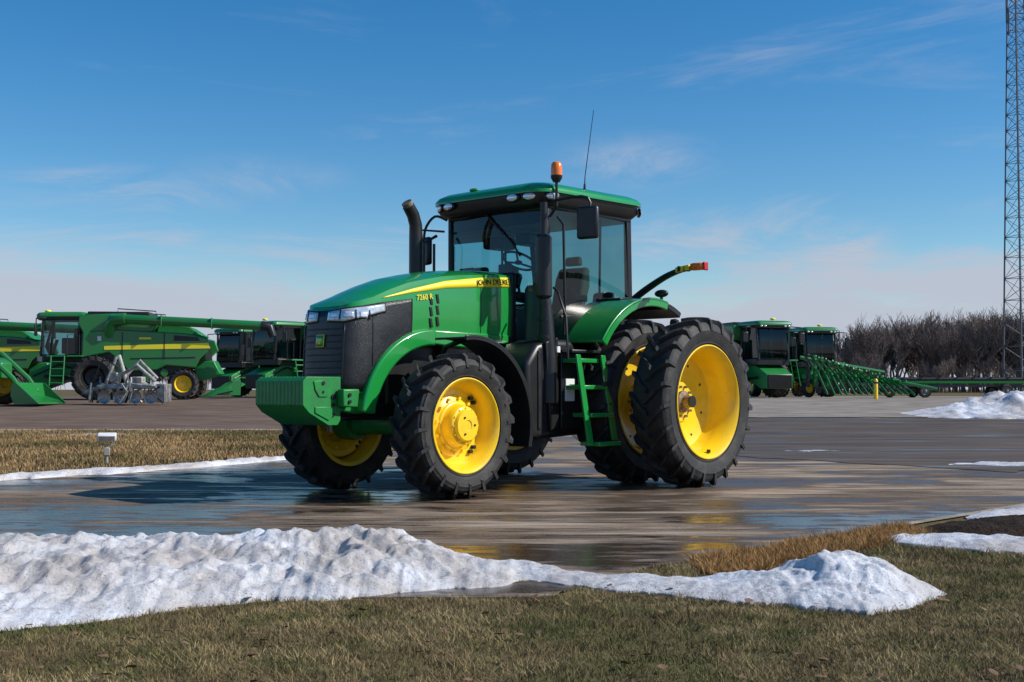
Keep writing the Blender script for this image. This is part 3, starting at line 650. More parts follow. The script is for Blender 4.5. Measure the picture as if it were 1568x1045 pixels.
# ------------------------------------------------------------------ grass blades
BLq = NT('grass_blades'); a_ = BLq.N.new('ShaderNodeAttribute'); a_.attribute_name = 'tint'
BLq.L.new(a_.outputs['Color'], BLq.b.inputs['Base Color']); BLq.b.inputs['Roughness'].default_value = .75; BLq.b.inputs['Specular IOR Level'].default_value = .2
BL = BLq.m
def blades(name, P, hmin, hmax, w, cfun, zoff=0., lean=.7):
    n = len(P); ang = np.random.rand(n)*2*np.pi; la = np.random.rand(n)*2*np.pi
    h = hmin+(hmax-hmin)*np.random.rand(n)**1.5; ln = h*lean*np.random.rand(n)*1.5
    h *= 1+.5*np.clip(patchn(P, 6, 31), -1, 1)
    z = np.array([gz(y) for y in P[:, 1]])+zoff
    b1 = np.stack([P[:, 0]+w*np.cos(ang), P[:, 1]+w*np.sin(ang), z-.004], 1); b2 = np.stack([P[:, 0]-w*np.cos(ang), P[:, 1]-w*np.sin(ang), z-.004], 1)
    tp = np.stack([P[:, 0]+ln*np.cos(la), P[:, 1]+ln*np.sin(la), z+h], 1)
    V = np.empty((n*3, 3)); V[0::3] = b1; V[1::3] = b2; V[2::3] = tp
    F = np.arange(n*3).reshape(-1, 3)
    me = bpy.data.meshes.new(name); me.from_pydata(V.tolist(), [], F.tolist())
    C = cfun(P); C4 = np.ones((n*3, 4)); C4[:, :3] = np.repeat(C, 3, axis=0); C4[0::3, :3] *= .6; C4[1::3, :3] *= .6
    at = me.color_attributes.new('tint', 'FLOAT_COLOR', 'POINT'); at.data.foreach_set('color', C4.ravel())
    me.materials.append(BL); o = bpy.data.objects.new(name, me); COL.objects.link(o); return o
def patchn(P, f, sd=0): return np.array([noise.fractal(Vector((x*f, y*f, sd)), 1, 2, 4) for x, y in P])
def lawn_col(P):
    n = len(P); g = patchn(P, .8, 4)*1.3 + patchn(P, 3.5, 9)*1.2 + np.random.randn(n)*.25 - .12
    g -= .12*np.clip((P[:, 1]-6.5)/2, -.5, 1) + .05*P[:, 0]/3
    t = 1/(1+np.exp(-5*g))[:, None]
    green = np.array([.115, .130, .036]); straw = np.array([.47, .35, .17]); brown = np.array([.18, .12, .06])
    b = (1/(1+np.exp(-8*(patchn(P, 2.2, 17)-.10))))[:, None]*.7
    c = green*t + straw*(1-t); c = c*(1-b)+brown*b; return c*(.5+.95*np.random.rand(n, 1))
def rej(n, x0, x1, y0, y1, f):
    P = np.stack([x0+(x1-x0)*np.random.rand(n), y0+(y1-y0)*np.random.rand(n)], 1); return P[[bool(f(x, y)) for x, y in P]]
P = rej(310000, -3.6, 5.2, 4.2, 9.0, lambda x, y: y < edgeF(x)+.02*math.sin(x*9) and abs(x) < y*.5+.3)
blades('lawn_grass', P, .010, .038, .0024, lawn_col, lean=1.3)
P = rej(70000, 1.5, 9, 8.0, 15, lambda x, y: y < edgeF(x)+.0 and x < y*.5+.4 and not in_bed(x, y))
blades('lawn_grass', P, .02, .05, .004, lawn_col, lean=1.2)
def straw_col(P):
    n = len(P); return np.array([.50, .285, .105])*(.45+.8*np.random.rand(n, 1))
P = rej(70000, 1.2, 3.3, 7.5, 10.2, lambda x, y: edgeF(x)-.75+.4*noise.noise(Vector((x*3, 0, 0))) < y < edgeF(x)+.06+.08*noise.noise(Vector((x*5, 9, 0))))
blades('dry_grass_edge', P, .03, .085, .004, straw_col, lean=1.1)
def verge_col(P):
    n = len(P); g = patchn(P, .35, 2)*1.3+np.random.randn(n)*.25-.2; t = 1/(1+np.exp(-5*g))[:, None]
    return (np.array([.15, .13, .05])*t+np.array([.46, .30, .14])*(1-t))*(.5+.8*np.random.rand(n, 1))
P = rej(110000, -14.5, -2, 14, 32, lambda x, y: vF(x)+.1 < y < vB(x) and x > -.46*y-.6)
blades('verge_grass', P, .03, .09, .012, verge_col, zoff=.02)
V = []; F = []
for _ in range(150):
    y = random.uniform(4.7, 7); x = random.uniform(-.45, .45)*y
    if y > edgeF(x): continue
    a = random.uniform(0, 6.3); o = len(V); r = random.uniform(.010, .024); tl = random.uniform(-.6, .6)
    for k in range(5):
        q = a+2*math.pi*k/5; V.append((x+r*math.cos(q)*(1.5 if k == 0 else 1), y+r*math.sin(q), .028+r*tl*math.sin(q-a)+random.uniform(0, .008)))
    F.append(tuple(range(o, o+5)))
mk('fallen_leaves', V, F, mat('dead_leaf', (.12, .06, .03), .8, col2=(.22, .13, .07), scale=20), None, smooth=False)

# ------------------------------------------------------------------ background machines
def bg_wheel(par, nm, x, y, R, W, rim, s, m=YEL):
    tyre(nm, par, x, y, R, R, W, rim, s, 18, True, RUBBER_B)
    lathe(nm+'_rim', [(rim-.02, -.4*W), (rim-.05, -.1*W), (rim-.05, .1*W), (rim+.01, .42*W), (rim-.01, .43*W), (rim-.06, .2*W), (rim*.75, .02), (rim*.35, 0), (rim*.33, .12), (rim*.2, .14), (0, .14)], (x, y, R), m, par, n=32, side=s)
cidx = [0]
def combine(loc, rz, auger=True, name='combine_harvester'):
    G = GREEN_B; cidx[0] += 1; rn = random.Random(40+cidx[0])
    E = empty(name, (loc[0], loc[1], gz(loc[1])+.02), rz)
    for s in (1, -1):
        bg_wheel(E, 'front_wheel', 0, 1.40*s, .95, .7, .5, s, BLACK); bg_wheel(E, 'rear_wheel', -3.7, 1.35*s, .66, .45, .36, s)  # front rims coloured black instead of yellow: shadow on the front wheels painted in
        ya, yb = (1.35, 1.5) if s > 0 else (-1.5, -1.35)
        prism('side_panel', [(.55, 1.75), (.5, 2.9), (-1.0, 3.0), (-3.8, 2.85), (-4.7, 2.65), (-4.85, 2.2), (-4.4, 1.75), (-4.2, 1.35), (-3.0, 1.45), (-2.6, 1.25), (-1.4, 1.2), (-1.1, 1.6), (-.6, 2.0)], ya, yb, G, E, .06, 3)
        yc = 1.503*s
        prism('side_stripe', [(-.4, 2.12), (-.4, 2.28), (-4.74, 2.44), (-4.84, 2.20)], min(yc, yc+.012*s), max(yc, yc+.012*s), YELS, E, .0)
        for xx in (-1.15, -2.9): box('panel_gap', (xx, 1.505*s, 2.3), (.04, .03, 1.15), BLACK, E, 0)
        prism('lower_shield_gap', [(-1.5, 1.72), (-1.5, 1.77), (-4.2, 1.83), (-4.2, 1.78)], min(yc, yc+.01*s), max(yc, yc+.01*s), BLACK, E, .0)
        prism('rear_vent', [(-3.3, 2.52), (-3.3, 2.76), (-4.3, 2.68), (-4.4, 2.52)], min(yc, yc+.01*s), max(yc, yc+.01*s), BLACK, E, .0)
        box('model_decal', (-2.1, 1.508*s, 2.62), (.5, .012, .08), YELS, E, 0); box('warning_decal', (-.2, 1.508*s, 2.6), (.16, .012, .2), WHITE, E, 0)
        multi('belt_pulleys', [cyl_y((-.9, 1.3*s, 1.35), .3, .1, 16, s), cyl_y((-2.2, 1.3*s, 1.0), .22, .1, 16, s), cyl_y((-2.9, 1.3*s, 1.15), .16, .1, 16, s)], G, E)
        clut = []
        for _ in range(14):
            x = rn.uniform(-2.8, 1.6); z = rn.uniform(.7, 1.7); clut.append(tube_geo([(x, 1.3*s, z), (x+rn.uniform(-.5, .5), 1.42*s, z+rn.uniform(-.4, .3)), (x+rn.uniform(-.7, .7), 1.3*s, z+rn.uniform(-.5, .1))], [.03, .035, .03], 6))
        multi('hoses_and_linkage', clut, rn.choice([BLACK, STEEL]), E)
        multi('green_brackets', [boxg((rn.uniform(-2.9, 1.8), 1.32*s, rn.uniform(.8, 1.7)), (rn.uniform(.1, .4), .12, rn.uniform(.1, .35))) for _ in range(8)], GREEN_D, E)
        tube('mirror_arm', [(2.1, .95*s, 3.5), (2.4, 1.5*s, 3.45), (2.4, 1.55*s, 3.0)], .03, BLACK, E, 6)
        box('mirror', (2.4, 1.55*s, 2.95), (.08, .28, .5), BLACK, E, .03)
        for xx in (2.25, .75): tube('cab_pillar', [(xx+(.12 if xx > 1 else 0), .8*s, 1.85), (xx, .9*s, 3.55)], .06, BLACK, E, 6)
    prism('body_core', [(.6, 1.0), (.6, 2.8), (-4.5, 2.6), (-4.6, 1.7), (-3, 1.0)], -1.3, 1.3, BLACK, E, .03)
    prism('grain_tank', [(.55, 2.85), (.75, 3.25), (.7, 3.62), (-.9, 3.70), (-2.6, 3.55), (-2.7, 3.3), (-2.4, 2.9)], -1.3, 1.3, G, E, .06)
    box('tank_extension', (-.9, 0, 3.68), (2.6, 2.2, .22), BLACK, E, .05)
    prism('engine_hood', [(-2.5, 2.8), (-2.6, 3.3), (-3.9, 3.15), (-4.5, 2.75)], -1.2, 1.2, GREEN_D, E, .05)
    for yy in (-1.25, 1.25): tube('tank_rail', [(-.9, yy, 3.6), (-.9, yy, 3.9), (-2.5, yy, 3.8), (-2.5, yy, 3.5)], .025, BLACK, E, 6)
    slab('cab_roof', [(3.55, .1), (3.58, 0), (3.68, 0), (3.76, .08), (3.79, .3)], G, cx=1.5, hx=1.05, hy=1.0, r=.2, par=E)
    slab('cab_roof_band', [(3.43, .12), (3.45, .04), (3.56, .03), (3.57, .1)], BLACK, cx=1.5, hx=1.03, hy=.98, r=.2, par=E)
    for y in (-.75, -.55, .55, .75): ellipsoid('cab_light', (2.55, y, 3.50), (.04, .08, .05), MIRROR, E, 10)
    ellipsoid('gps_receiver', (2.3, 0, 3.85), (.14, .14, .06), YELS, E, 10)
    prism('cab_glass_body', [(.8, 1.9), (2.35, 1.9), (2.45, 2.3), (2.25, 3.5), (.8, 3.5)], -.8, .8, GLASS, E, .06)
    prism('cab_seat', [(1.0, 1.9), (1.5, 1.9), (1.5, 2.4), (1.2, 2.45), (1.1, 3.1), (.95, 3.1)], -.28, .28, SEAT, E, .05)
    tube('steering_column', [(2.1, 0, 1.9), (1.9, 0, 2.6)], .07, BLACK, E, 8); box('console', (1.5, -.45, 2.35), (.6, .2, .7), BLACK, E, .05)
    prism('cab_floor', [(.6, 1.6), (2.3, 1.6), (2.3, 1.92), (.6, 1.92)], -.9, .9, BLACK, E, .03)
    box('cab_back', (.78, 0, 2.7), (.06, 1.5, 1.5), BLACK, E, .02)
    prism('feeder_house', [(.4, 1.2), (.5, 1.75), (1.5, 1.75), (2.9, 1.15), (2.9, .45), (2.3, .45)], -.72, .72, GREEN_D, E, .04)
    box('feeder_face', (2.93, 0, .8), (.08, 1.3, .66), BLACK, E, .02)
    for yy in (-.55, .55): tube('feeder_cylinder', [(.6, yy*1.5, .9), (2.2, yy*1.5, 1.0)], .06, BLACK, E, 8)
    box('access_platform', (1.2, 1.25, 1.85), (1.5, .7, .07), GREEN_D, E, .01)
    for xx in (1.2, 1.75): tube('ladder_rail', [(xx, 1.6, 1.85), (xx, 1.85, .6)], .03, GREEN_D, E, 6)
    for k in range(4): tube('ladder_rung', [(1.2, 1.65+.06*k, 1.6-.3*k), (1.75, 1.65+.06*k, 1.6-.3*k)], .03, GREEN_D, E, 6)
    tube('platform_rail', [(.6, 1.58, 1.85), (.6, 1.58, 2.75), (1.1, 1.58, 2.75), (1.1, 1.6, 1.85)], .022, BLACK, E, 6)
    tube('platform_rail', [(1.85, 1.58, 1.85), (1.85, 1.58, 2.7), (2.1, 1.4, 2.7), (2.1, 1.4, 1.85)], .022, BLACK, E, 6)
    if auger:
        tube('unloading_auger', [(-.6, 1.32, 2.9), (-.7, 1.46, 3.3), (-1.2, 1.6, 3.44), (-7.1, 1.6, 3.18)], .2, G, E, 16)
        tube('auger_spout', [(-7.0, 1.6, 3.18), (-7.35, 1.6, 3.12), (-7.5, 1.6, 2.72)], [.23, .22, .17], BLACK, E, 12)
        tube('auger_elbow', [(-.6, 1.3, 2.7), (-.62, 1.44, 3.2), (-.75, 1.52, 3.4), (-1.3, 1.6, 3.44)], .26, G, E, 14)
        for xx in (-2.8, -4.9): box('auger_flange', (xx, 1.6, 3.44-.044*(-1.2-xx)), (.05, .47, .47), G, E, .1)
    tube('hydraulic_line', [(.5, .9, 1.2), (1.6, .85, 1.5), (2.7, .75, 1.0)], .035, BLACK, E, 6)
    prism('rear_chopper', [(-4.2, .8), (-4.0, 1.6), (-4.9, 1.7), (-5.2, 1.1)], -.8, .8, GREEN_D, E, .04)
    return E
combine((-18.0, 53), rad(187))
combine((-26.8, 57), rad(186))
combine((-14.3, 68), rad(240), auger=False)
combine((-10.7, 61), rad(232), auger=False)
combine((12.0, 61), rad(288), auger=False)
combine((16.1, 67), rad(280), auger=False)
combine((-34.5, 60), rad(190))
def loader():
    G = GREEN_B
    E = empty('loader_tractor', (-21.8, 46.5, gz(46.5)+.02), rad(-8))
    for s in (1, -1):
        bg_wheel(E, 'front_wheel', 1.9, .85*s, .80, .4, .50, s); bg_wheel(E, 'rear_wheel', -.7, .95*s, .95, .5, .6, s)
        tube('loader_arm', [(.5, .55*s, 1.9), (2.0, .55*s, 1.95), (3.1, .55*s, 1.0), (3.5, .55*s, .5)], [.09, .12, .11, .08], G, E, 8)
        tube('loader_cylinder', [(1.0, .6*s, 1.2), (2.3, .6*s, 1.5)], .06, BLACK, E, 8)
        arc_band('fender', -.7, .95, 1.0, 1.05, min(.7*s, 1.2*s), max(.7*s, 1.2*s), 30, 130, G, par=E)
    prism('hood', [(.4, 1.2), (.4, 1.95), (2.2, 1.8), (2.55, 1.6), (2.55, 1.0), (1.6, .9)], -.38, .38, G, E, .06)
    prism('bucket', [(3.35, .8), (3.45, .85), (3.55, .35), (4.4, .10), (4.4, .04), (3.45, .06), (3.3, .35)], -1.0, 1.0, G, E, .01)
    for s in (1, -1): prism('bucket_side', [(3.35, .8), (3.5, .85), (4.4, .09), (3.45, .05), (3.3, .35)], min(1.0*s, 1.04*s), max(1.0*s, 1.04*s), G, E, .005)
    for x, y in ((.3, .7), (.3, -.7), (-1.1, .7), (-1.1, -.7)): tube('cab_post', [(x, y, 1.3), (x, y, 2.7)], .05, BLACK, E, 6)
    box('cab_body', (-.4, 0, 1.3), (1.5, 1.3, .6), G, E, .05); slab('cab_roof', [(2.65, .05), (2.68, 0), (2.75, .0), (2.8, .1)], G, cx=-.4, hx=.85, hy=.8, par=E)
    prism('cab_glass', [(.3, 1.6), (.25, 2.65), (-1.05, 2.65), (-1.05, 1.6)], -.66, .66, GLASS, E, .02)
loader()
def implement():
    E = empty('tillage_implement', (-14.8, 46.5, gz(46.5)+.02), rad(175))
    rnd = random.Random(3)
    prism('main_frame', [(-1.3, .6), (1.0, .6), (1.1, .75), (-.2, .85), (-1.3, .75)], -.35, .35, GREY, E, .04)
    box('gearbox', (.5, 0, 1.05), (.35, .4, .4), STEEL, E, .05); box('hydraulic_block', (-.5, .1, .95), (.4, .4, .25), GREY, E, .04)
    tube('mast', [(.0, 0, .8), (.35, 0, 1.9)], .08, GREY, E); tube('mast', [(.8, .2, .7), (.4, .1, 1.85)], .06, GREY, E)
    tube('wing_arm', [(.2, .3, 1.1), (-.6, .5, 1.5), (-1.3, .5, .9)], .07, GREY, E); tube('wing_arm', [(.2, -.3, 1.1), (-.3, -.5, 1.7), (-1.0, -.5, 1.0)], .07, GREY, E)
    tube('drawbar', [(1.0, 0, .7), (1.7, 0, .45)], .08, GREY, E)
    for k in range(26):
        x = rnd.uniform(-1.5, 1.3); y = rnd.uniform(-.5, .7)
        tube('shank', [(x, y, rnd.uniform(.6, 1.2)), (x+rnd.uniform(-.3, .3), y+.1, .5), (x+rnd.uniform(-.2, .2), y+.12, .08)], rnd.uniform(.025, .05), rnd.choice([GREY, BLACK, STEEL]), E, 6)
    for k in range(4):
        lathe('disc_blade', [(0, .02), (.12, .0), (.26, .06), (.26, .05), (.12, -.01), (0, 0)], (-1.2+.6*k, .65, .3), STEEL, E, n=18)
    tube('hose', [(.2, .3, 1.4), (.8, .4, 1.7), (1.2, .2, 1.0), (1.6, .0, .6)], .03, BLACK, E, 6, smoothpath=4)
    for k in range(5): box('weight_plate', (-1.45, -.3+.15*k, .45), (.35, .06, .7), GREY, E, .02)
implement()
def corn_head(loc, rz, n=8, sc=1.):
    E = empty('corn_head', (loc[0], loc[1], gz(loc[1])+.05), rz); E.scale = (sc, sc, sc)
    W = n*.76
    prism('back_frame', [(-.2, .35), (-.2, 1.25), (0, 1.3), (.1, .9), (.35, .3)], -W/2, W/2, GREEN_D, E, .03)
    tube('cross_auger', [(.45, -W/2, .65), (.45, W/2, .65)], .2, BLACK, E, 14)
    for s in (1, -1): prism('end_panel', [(-.2, .2), (-.2, 1.3), (.5, 1.1), (1.2, .6), (1.2, .2)], min(s*W/2, s*(W/2+.06)), max(s*W/2, s*(W/2+.06)), GREEN_B, E, .02)
    for k in range(n+1):
        y = -W/2+.76*k
        V = [(.5, y-.24, .35), (.5, y+.24, .35), (.5, y+.17, .8), (.5, y, .92), (.5, y-.17, .8), (1.4, y-.2, .2), (1.4, y+.2, .2), (1.4, y+.13, .55), (1.4, y, .63), (1.4, y-.13, .55), (2.4, y, .06)]
        F = [(0, 1, 2, 3, 4)]+[(i, (i+1) % 5, 5+(i+1) % 5, 5+i) for i in range(5)]+[(5+i, 5+(i+1) % 5, 10) for i in range(5)]
        mk('row_snout', V, F, GREEN_B, E, bevel=.02)
        tube('gathering_chain', [(.4, y+.38, .5), (1.5, y+.38, .25)], .06, BLACK, E, 6)
    return E
def planter():
    E = empty('row_planter', (16.2, 57, gz(57)+.05), rad(8)); E.scale = (.72, .8, 1.0)
    rnd = random.Random(5)
    tube('toolbar', [(-3.6, 0, 1.0), (3.0, 0, .75)], .13, GREEN_D, E, 8); tube('toolbar_upper', [(-3.6, .4, 1.9), (2.2, .4, 1.2)], .09, GREEN_B, E, 8)
    for k in range(14):
        x = -3.4+.46*k+rnd.uniform(-.05, .05); h = 1.95-.085*k+rnd.uniform(-.06, .06)
        tube('parallel_arm', [(x, .2, .75), (x+.5, -.9, h-.1)], .055, GREEN_B, E, 6)
        tube('opener_arm', [(x, .2, h), (x+.55, -.5, h*.62), (x+.95, -1.1, .15)], .06, GREEN_B, E, 6)
        tube('marker_arm', [(x-.1, .1, h+.1), (x+.3, -.2, h*.8), (x+1.1, -1.0, .3)], .03, BLACK, E, 6)
        prism('row_unit', [(x-.05, .5), (x+.15, .5), (x+.22, h*.7), (x+.05, h*.85)], -.25, .1, GREEN_B if k % 2 else BLACK, E, .03)
        lathe('closing_wheel', [(0, -.04), (.16, -.04), (.19, 0), (.16, .04), (0, .04)], (x+.5, -.75, .35), RUBBER_B, E, n=14)
        box('seed_box', (x+.1, -.05, h), (.22, .22, .16), BLACK if k % 3 == 0 else GREEN_B, E, .04)
    for x in (-3, 2.6): bg_wheel(E, 'carry_wheel', x, .5, .45, .3, .25, 1)
    tube('hitch_tongue', [(3, 0, .75), (5.4, -.5, .4)], .08, GREEN_B, E, 8)
planter()
def header_trailer(loc, rz, L=8.5):
    E = empty('header_trailer', (loc[0], loc[1], gz(loc[1])+.02), rz)
    for yy in (-.6, .6): box('frame_rail', (0, yy, .62), (L, .12, .14), BLACK, E, .01)
    for k in range(7): box('cross_member', (-L/2+.4+k*(L-.8)/6, 0, .56), (.12, 1.2, .1), BLACK, E, .01)
    prism('cutter_platform', [(-L/2, .70), (L/2, .70), (L/2, .85), (L/2-.4, 1.0), (-L/2+.3, 1.0), (-L/2, .9)], -.5, .5, GREEN_D, E, .03)
    tube('platform_reel', [(-L/2+.4, -.65, .95), (L/2-.5, -.65, .95)], .09, BLACK, E, 8)
    for k in range(9): tube('reel_tine_bar', [(-L/2+.6+k*(L-1.2)/8, -.65, .95), (-L/2+.6+k*(L-1.2)/8, -.85, 1.15)], .03, BLACK, E, 5)
    for x in (-L*.2, L*.3):
        for s in (1, -1): bg_wheel(E, 'trailer_wheel', x, .8*s, .34, .22, .2, s, GREY)
    tube('trailer_tongue', [(-L/2, 0, .6), (-L/2-1.6, 0, .5)], .07, BLACK, E, 8)
header_trailer((22.5, 62), rad(4)); header_trailer((31.6, 65), rad(-3), 8)
corn_head((-12.6, 55), rad(200), 4, .62)
corn_head((-5.5, 58), rad(250), 6)
B = empty('safety_bollard', (16.1, 53.5, gz(53.5)))
tube('post', [(0, 0, 0), (0, 0, .85), (0, 0, .92)], [.09, .09, .05], YEL, B, 14); tube('sleeve_band', [(0, 0, .7), (0, 0, .78)], .094, BLACK, B, 14)

# ------------------------------------------------------------------ lawn flood light
Lq = empty('landscape_floodlight', (-6.12, 18.3, .02), rad(15))
tube('post', [(0, 0, 0), (0, 0, .27)], .022, GREY, Lq, 10); box('junction_box', (0, 0, .2), (.09, .07, .12), GREY, Lq, .01)
box('ground_plate', (0, 0, .01), (.16, .16, .02), BLACK, Lq, .004)
tube('yoke', [(-.1, 0, .42), (-.1, 0, .3), (.1, 0, .3), (.1, 0, .42)], .012, GREY, Lq, 8)
box('lamp_housing', (0, -.02, .42), (.27, .13, .10), WHITE, Lq, .015, rot=(rad(20), 0, 0))
box('lamp_lens', (0, -.085, .40), (.22, .01, .07), GREY, Lq, .003, rot=(rad(20), 0, 0))

# ------------------------------------------------------------------ lattice tower
def tower():
    E = empty('lattice_radio_tower', (33.75, 80, gz(80)), rad(12))
    TM = mat('galvanised_steel', (.12, .125, .14), .5, metal=.3)
    H = 27.0; parts = []
    def leg(k, z):
        r = 1.35-(1.35-.58)*(z/H); a = rad(90+120*k+25); return Vector((r*math.cos(a), r*math.sin(a), z))
    for k in range(3): parts.append(tube_geo([leg(k, 0), leg(k, H)], [.06, .045], 6))
    z = 0; 
    while z < H-.4:
        w = 1.35-(1.35-.58)*(z/H); dz = w*1.25
        z2 = min(H, z+dz)
        for k in range(3):
            parts.append(tube_geo([leg(k, z), leg((k+1) % 3, z2)], [.02, .02], 4)); parts.append(tube_geo([leg((k+1) % 3, z), leg(k, z2)], [.02, .02], 4))
            parts.append(tube_geo([leg(k, z), leg((k+1) % 3, z)], [.02, .02], 4))
        z = z2
    multi('lattice', parts, TM, E)
    tube('feed_line', [(.1, .1, 0), (.1, .1, H)], .05, BLACK, E, 6)
    for zz, yy in ((25.6, -.9), (26.0, .9), (24.8, -.75)): tube('antenna_mast', [(yy, -.3, zz-.8), (yy, -.3, zz+.9)], .05, TM, E, 6); tube('antenna_arm', [(0, 0, zz-.4), (yy, -.3, zz-.4)], .03, TM, E, 6)
    tube('top_mast', [(0, 0, H-.5), (0, 0, H+1.5)], .05, TM, E, 6)
    box('base_slab', (0, 0, .1), (3.4, 3.4, .3), CONC, E, .02)
tower()

# ------------------------------------------------------------------ bare trees
BARK = mat('bare_branches', (.15, .115, .098), .9, col2=(.21, .165, .145), scale=.6, spec=.1)
def tree_mesh(seed, H=12):
    rnd = random.Random(seed); V = []; F = []
    def seg(a, b, ra, rb):
        o = len(V); d = (b-a).normalized(); u = d.cross(Vector((.3, .9, .2))).normalized(); w = d.cross(u)
        for p, r in ((a, ra), (b, rb)):
            for k in range(3): q = 2.094*k; V.append(p+(u*math.cos(q)+w*math.sin(q))*r)
        for k in range(3): F.append((o+k, o+(k+1) % 3, o+3+(k+1) % 3, o+3+k))
    def grow(p, d, L, r, lv):
        n = 3; q = p.copy()
        for i in range(n):
            d2 = (d+Vector((rnd.uniform(-.18, .18), rnd.uniform(-.18, .18), .08))).normalized(); e = q+d2*L/n
            seg(q, e, r*(1-.25*i/n), r*(1-.25*(i+1)/n)); 
            if lv < 5 and (lv > 0 or i > 0):
                for _ in range(2 if lv > 1 else 3):
                    if rnd.random() < .8:
                        az = rnd.uniform(0, 6.28); t = rnd.uniform(.35, .8)
                        nd = (d2+Vector((math.cos(az), math.sin(az), .35))*t*1.05).normalized()
                        grow(e, nd, L*rnd.uniform(.42, .68), max(.022, r*.5), lv+1 if lv else 2)
            q = e; d = d2
        if lv < 4: grow(q, d, L*.6, r*.6, lv+2)
    grow(Vector((0, 0, 0)), Vector((0, 0, 1)), H*.52, H*.014, 0)
    me = bpy.data.meshes.new('bare_tree'); me.from_pydata([tuple(v) for v in V], [], F); me.materials.append(BARK)
    return me
TM_ = [tree_mesh(i+1) for i in range(5)]
HT = [max(v.co.z for v in m.vertices) for m in TM_]
rnd = random.Random(12)
def put(par, x, y, h, k):
    i = rnd.randrange(5)
    o = bpy.data.objects.new('tree_%d' % k, TM_[i]); COL.objects.link(o); o.parent = par
    s = h/HT[i]; o.location = (x, y, gz(y)-.3); o.rotation_euler = (0, 0, rnd.uniform(0, 6.28)); o.scale = (s*rnd.uniform(1.1, 1.5), s*rnd.uniform(1.1, 1.5), s)
TL = empty('distant_tree_line'); k = 0
for i in range(290):
    y = rnd.uniform(165, 235); x = rnd.uniform(.25, .56)*y
    e = x/y
    top = float(np.interp(e, [.24, .27, .30, .34, .38, .43, .5], [3.0, 9.5, 12.3, 12.0, 12.8, 13.6, 13.8]))
    put(TL, x, y, top*rnd.choice([.72, .85, .98, 1.08])*rnd.uniform(.93, 1.07)*y/200, k); k += 1
for i in range(60):
    y = rnd.uniform(150, 165); x = rnd.uniform(.27, .56)*y; put(TL, x, y, rnd.uniform(3, 5.5), k); k += 1
TL2 = empty('far_tree_line')
for i in range(200):
    y = rnd.uniform(420, 520); x = rnd.uniform(-.55, .3)*y; put(TL2, x, y, rnd.uniform(7, 11), k); k += 1

# ------------------------------------------------------------------ camera, light, sky
cam = bpy.data.cameras.new('camera'); cam.lens = 42.47; cam.sensor_width = 36; cam.clip_end = 6000; cam.clip_start = .05
co = bpy.data.objects.new('camera', cam); COL.objects.link(co); co.location = (0, 0, 1.155); co.rotation_euler = (rad(92.3), 0, 0); scene.camera = co
el = rad(37); az = rad(97)
sd = Vector((math.sin(az)*math.cos(el), math.cos(az)*math.cos(el), math.sin(el)))
sl = bpy.data.lights.new('sun', 'SUN'); sl.energy = 5.0; sl.angle = rad(.5); sl.color = (1, .95, .88)
so = bpy.data.objects.new('sun', sl); COL.objects.link(so); so.rotation_euler = sd.to_track_quat('Z', 'Y').to_euler(); so.location = (20, 0, 30)
w = bpy.data.worlds.new('World'); scene.world = w; w.use_nodes = True; N = w.node_tree.nodes; L = w.node_tree.links
bg = N['Background']; sky = N.new('ShaderNodeTexSky'); sky.sky_type = 'NISHITA'; sky.sun_disc = False; sky.sun_elevation = el; sky.sun_rotation = az
sky.air_density = 1.0; sky.dust_density = .2; sky.ozone_density = 3.0
hs = N.new('ShaderNodeHueSaturation'); hs.inputs['Saturation'].default_value = 1.40; L.new(sky.outputs[0], hs.inputs['Color'])
tc = N.new('ShaderNodeTexCoord'); sp = N.new('ShaderNodeSeparateXYZ'); L.new(tc.outputs['Generated'], sp.inputs[0])
def wn(scale, st, det=6, r=.6, dist=0., rot=0., loc=(0, 0, 0)):
    mp = N.new('ShaderNodeMapping'); mp.inputs['Scale'].default_value = st; mp.inputs['Rotation'].default_value = (0, rot, 0); mp.inputs['Location'].default_value = loc; L.new(tc.outputs['Generated'], mp.inputs[0])
    n = N.new('ShaderNodeTexNoise'); n.inputs['Scale'].default_value = scale; n.inputs['Detail'].default_value = det; n.inputs['Roughness'].default_value = r; n.inputs['Distortion'].default_value = dist
    L.new(mp.outputs[0], n.inputs[0]); return n.outputs[0]
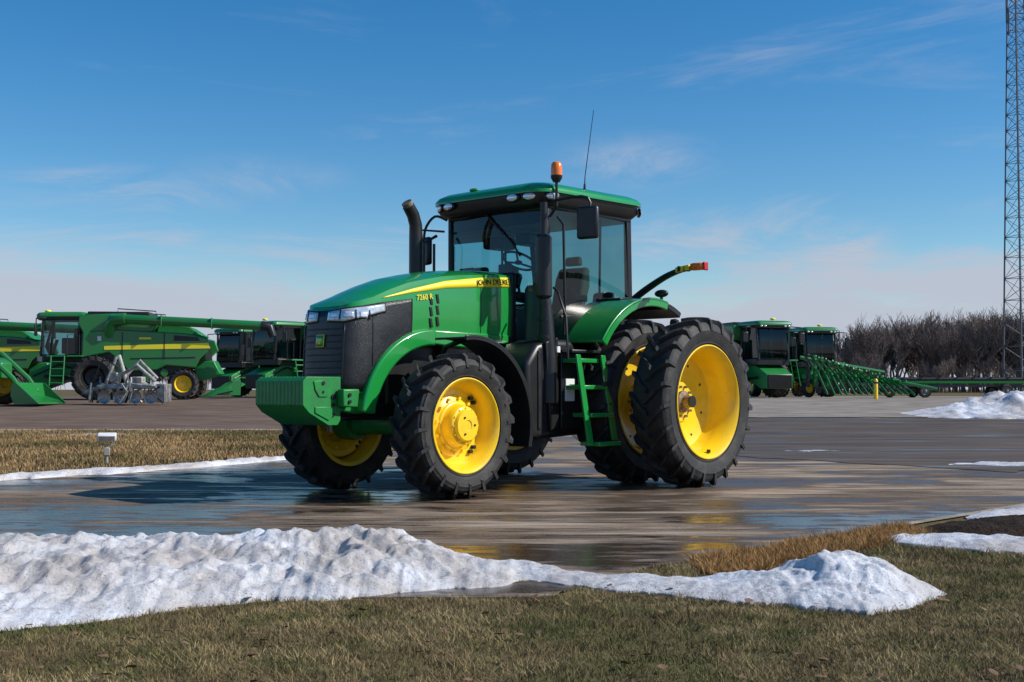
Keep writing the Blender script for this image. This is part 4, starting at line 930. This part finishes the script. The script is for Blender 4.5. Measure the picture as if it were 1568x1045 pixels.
def wmr(v, a, b, c=0., d=1.):
    r = N.new('ShaderNodeMapRange'); r.interpolation_type = 'SMOOTHSTEP'; r.inputs[1].default_value = a; r.inputs[2].default_value = b; r.inputs[3].default_value = c; r.inputs[4].default_value = d
    L.new(v, r.inputs[0]); return r.outputs[0]
def wm(op, a, b):
    x = N.new('ShaderNodeMath'); x.operation = op
    for i, q in ((0, a), (1, b)):
        if isinstance(q, (int, float)): x.inputs[i].default_value = q
        else: L.new(q, x.inputs[i])
    return x.outputs[0]
zz = wm('ADD', sp.outputs[2], wmr(wn(3, (1, 1, 6), 7, .65, .6), .3, .7, -.045, .035))
band = wmr(zz, .130, .055, 0, .93)
wtex = wmr(wn(8, (1, 1, 3.4), 8, .68, 1.2, -.25), .36, .72)
fac = band
fac = wm('MAXIMUM', fac, wm('MULTIPLY', wmr(wn(2.6, (1, 1, 5), 7, .64, .9, .15, (3, 1, 0)), .52, .80, 0, .42), wmr(sp.outputs[2], .0, .05)))
for (cx_, cz_, hx_, hz_, st_) in ((-.31, .155, .12, .026, .7), (.10, .185, .09, .030, .5), (-.20, .17, .09, .025, .35), (.26, .108, .06, .035, 1.2), (.21, .08, .15, .02, .75), (.38, .315, .12, .035, .8)):
    mp = N.new('ShaderNodeMapping'); mp.inputs['Location'].default_value = (-cx_/hx_, 0, -cz_/hz_); mp.inputs['Scale'].default_value = (1/hx_, 0, 1/hz_); L.new(tc.outputs['Generated'], mp.inputs[0])
    ln = N.new('ShaderNodeVectorMath'); ln.operation = 'LENGTH'; L.new(mp.outputs[0], ln.inputs[0])
    fac = wm('MAXIMUM', fac, wm('MULTIPLY', wmr(ln.outputs['Value'], 1.0, .1, 0, st_), wm('MULTIPLY', wtex, wmr(sp.outputs[1], 0, .3))))
mx = N.new('ShaderNodeMix'); mx.data_type = 'RGBA'; mx.clamp_factor = True; L.new(fac, mx.inputs[0]); L.new(hs.outputs[0], mx.inputs[6]); mx.inputs[7].default_value = (4.1, 4.4, 5.2, 1)
L.new(mx.outputs[2], bg.inputs[0]); bg.inputs[1].default_value = .122
scene.view_settings.view_transform = 'Standard'; scene.view_settings.look = 'None'; scene.view_settings.exposure = 0
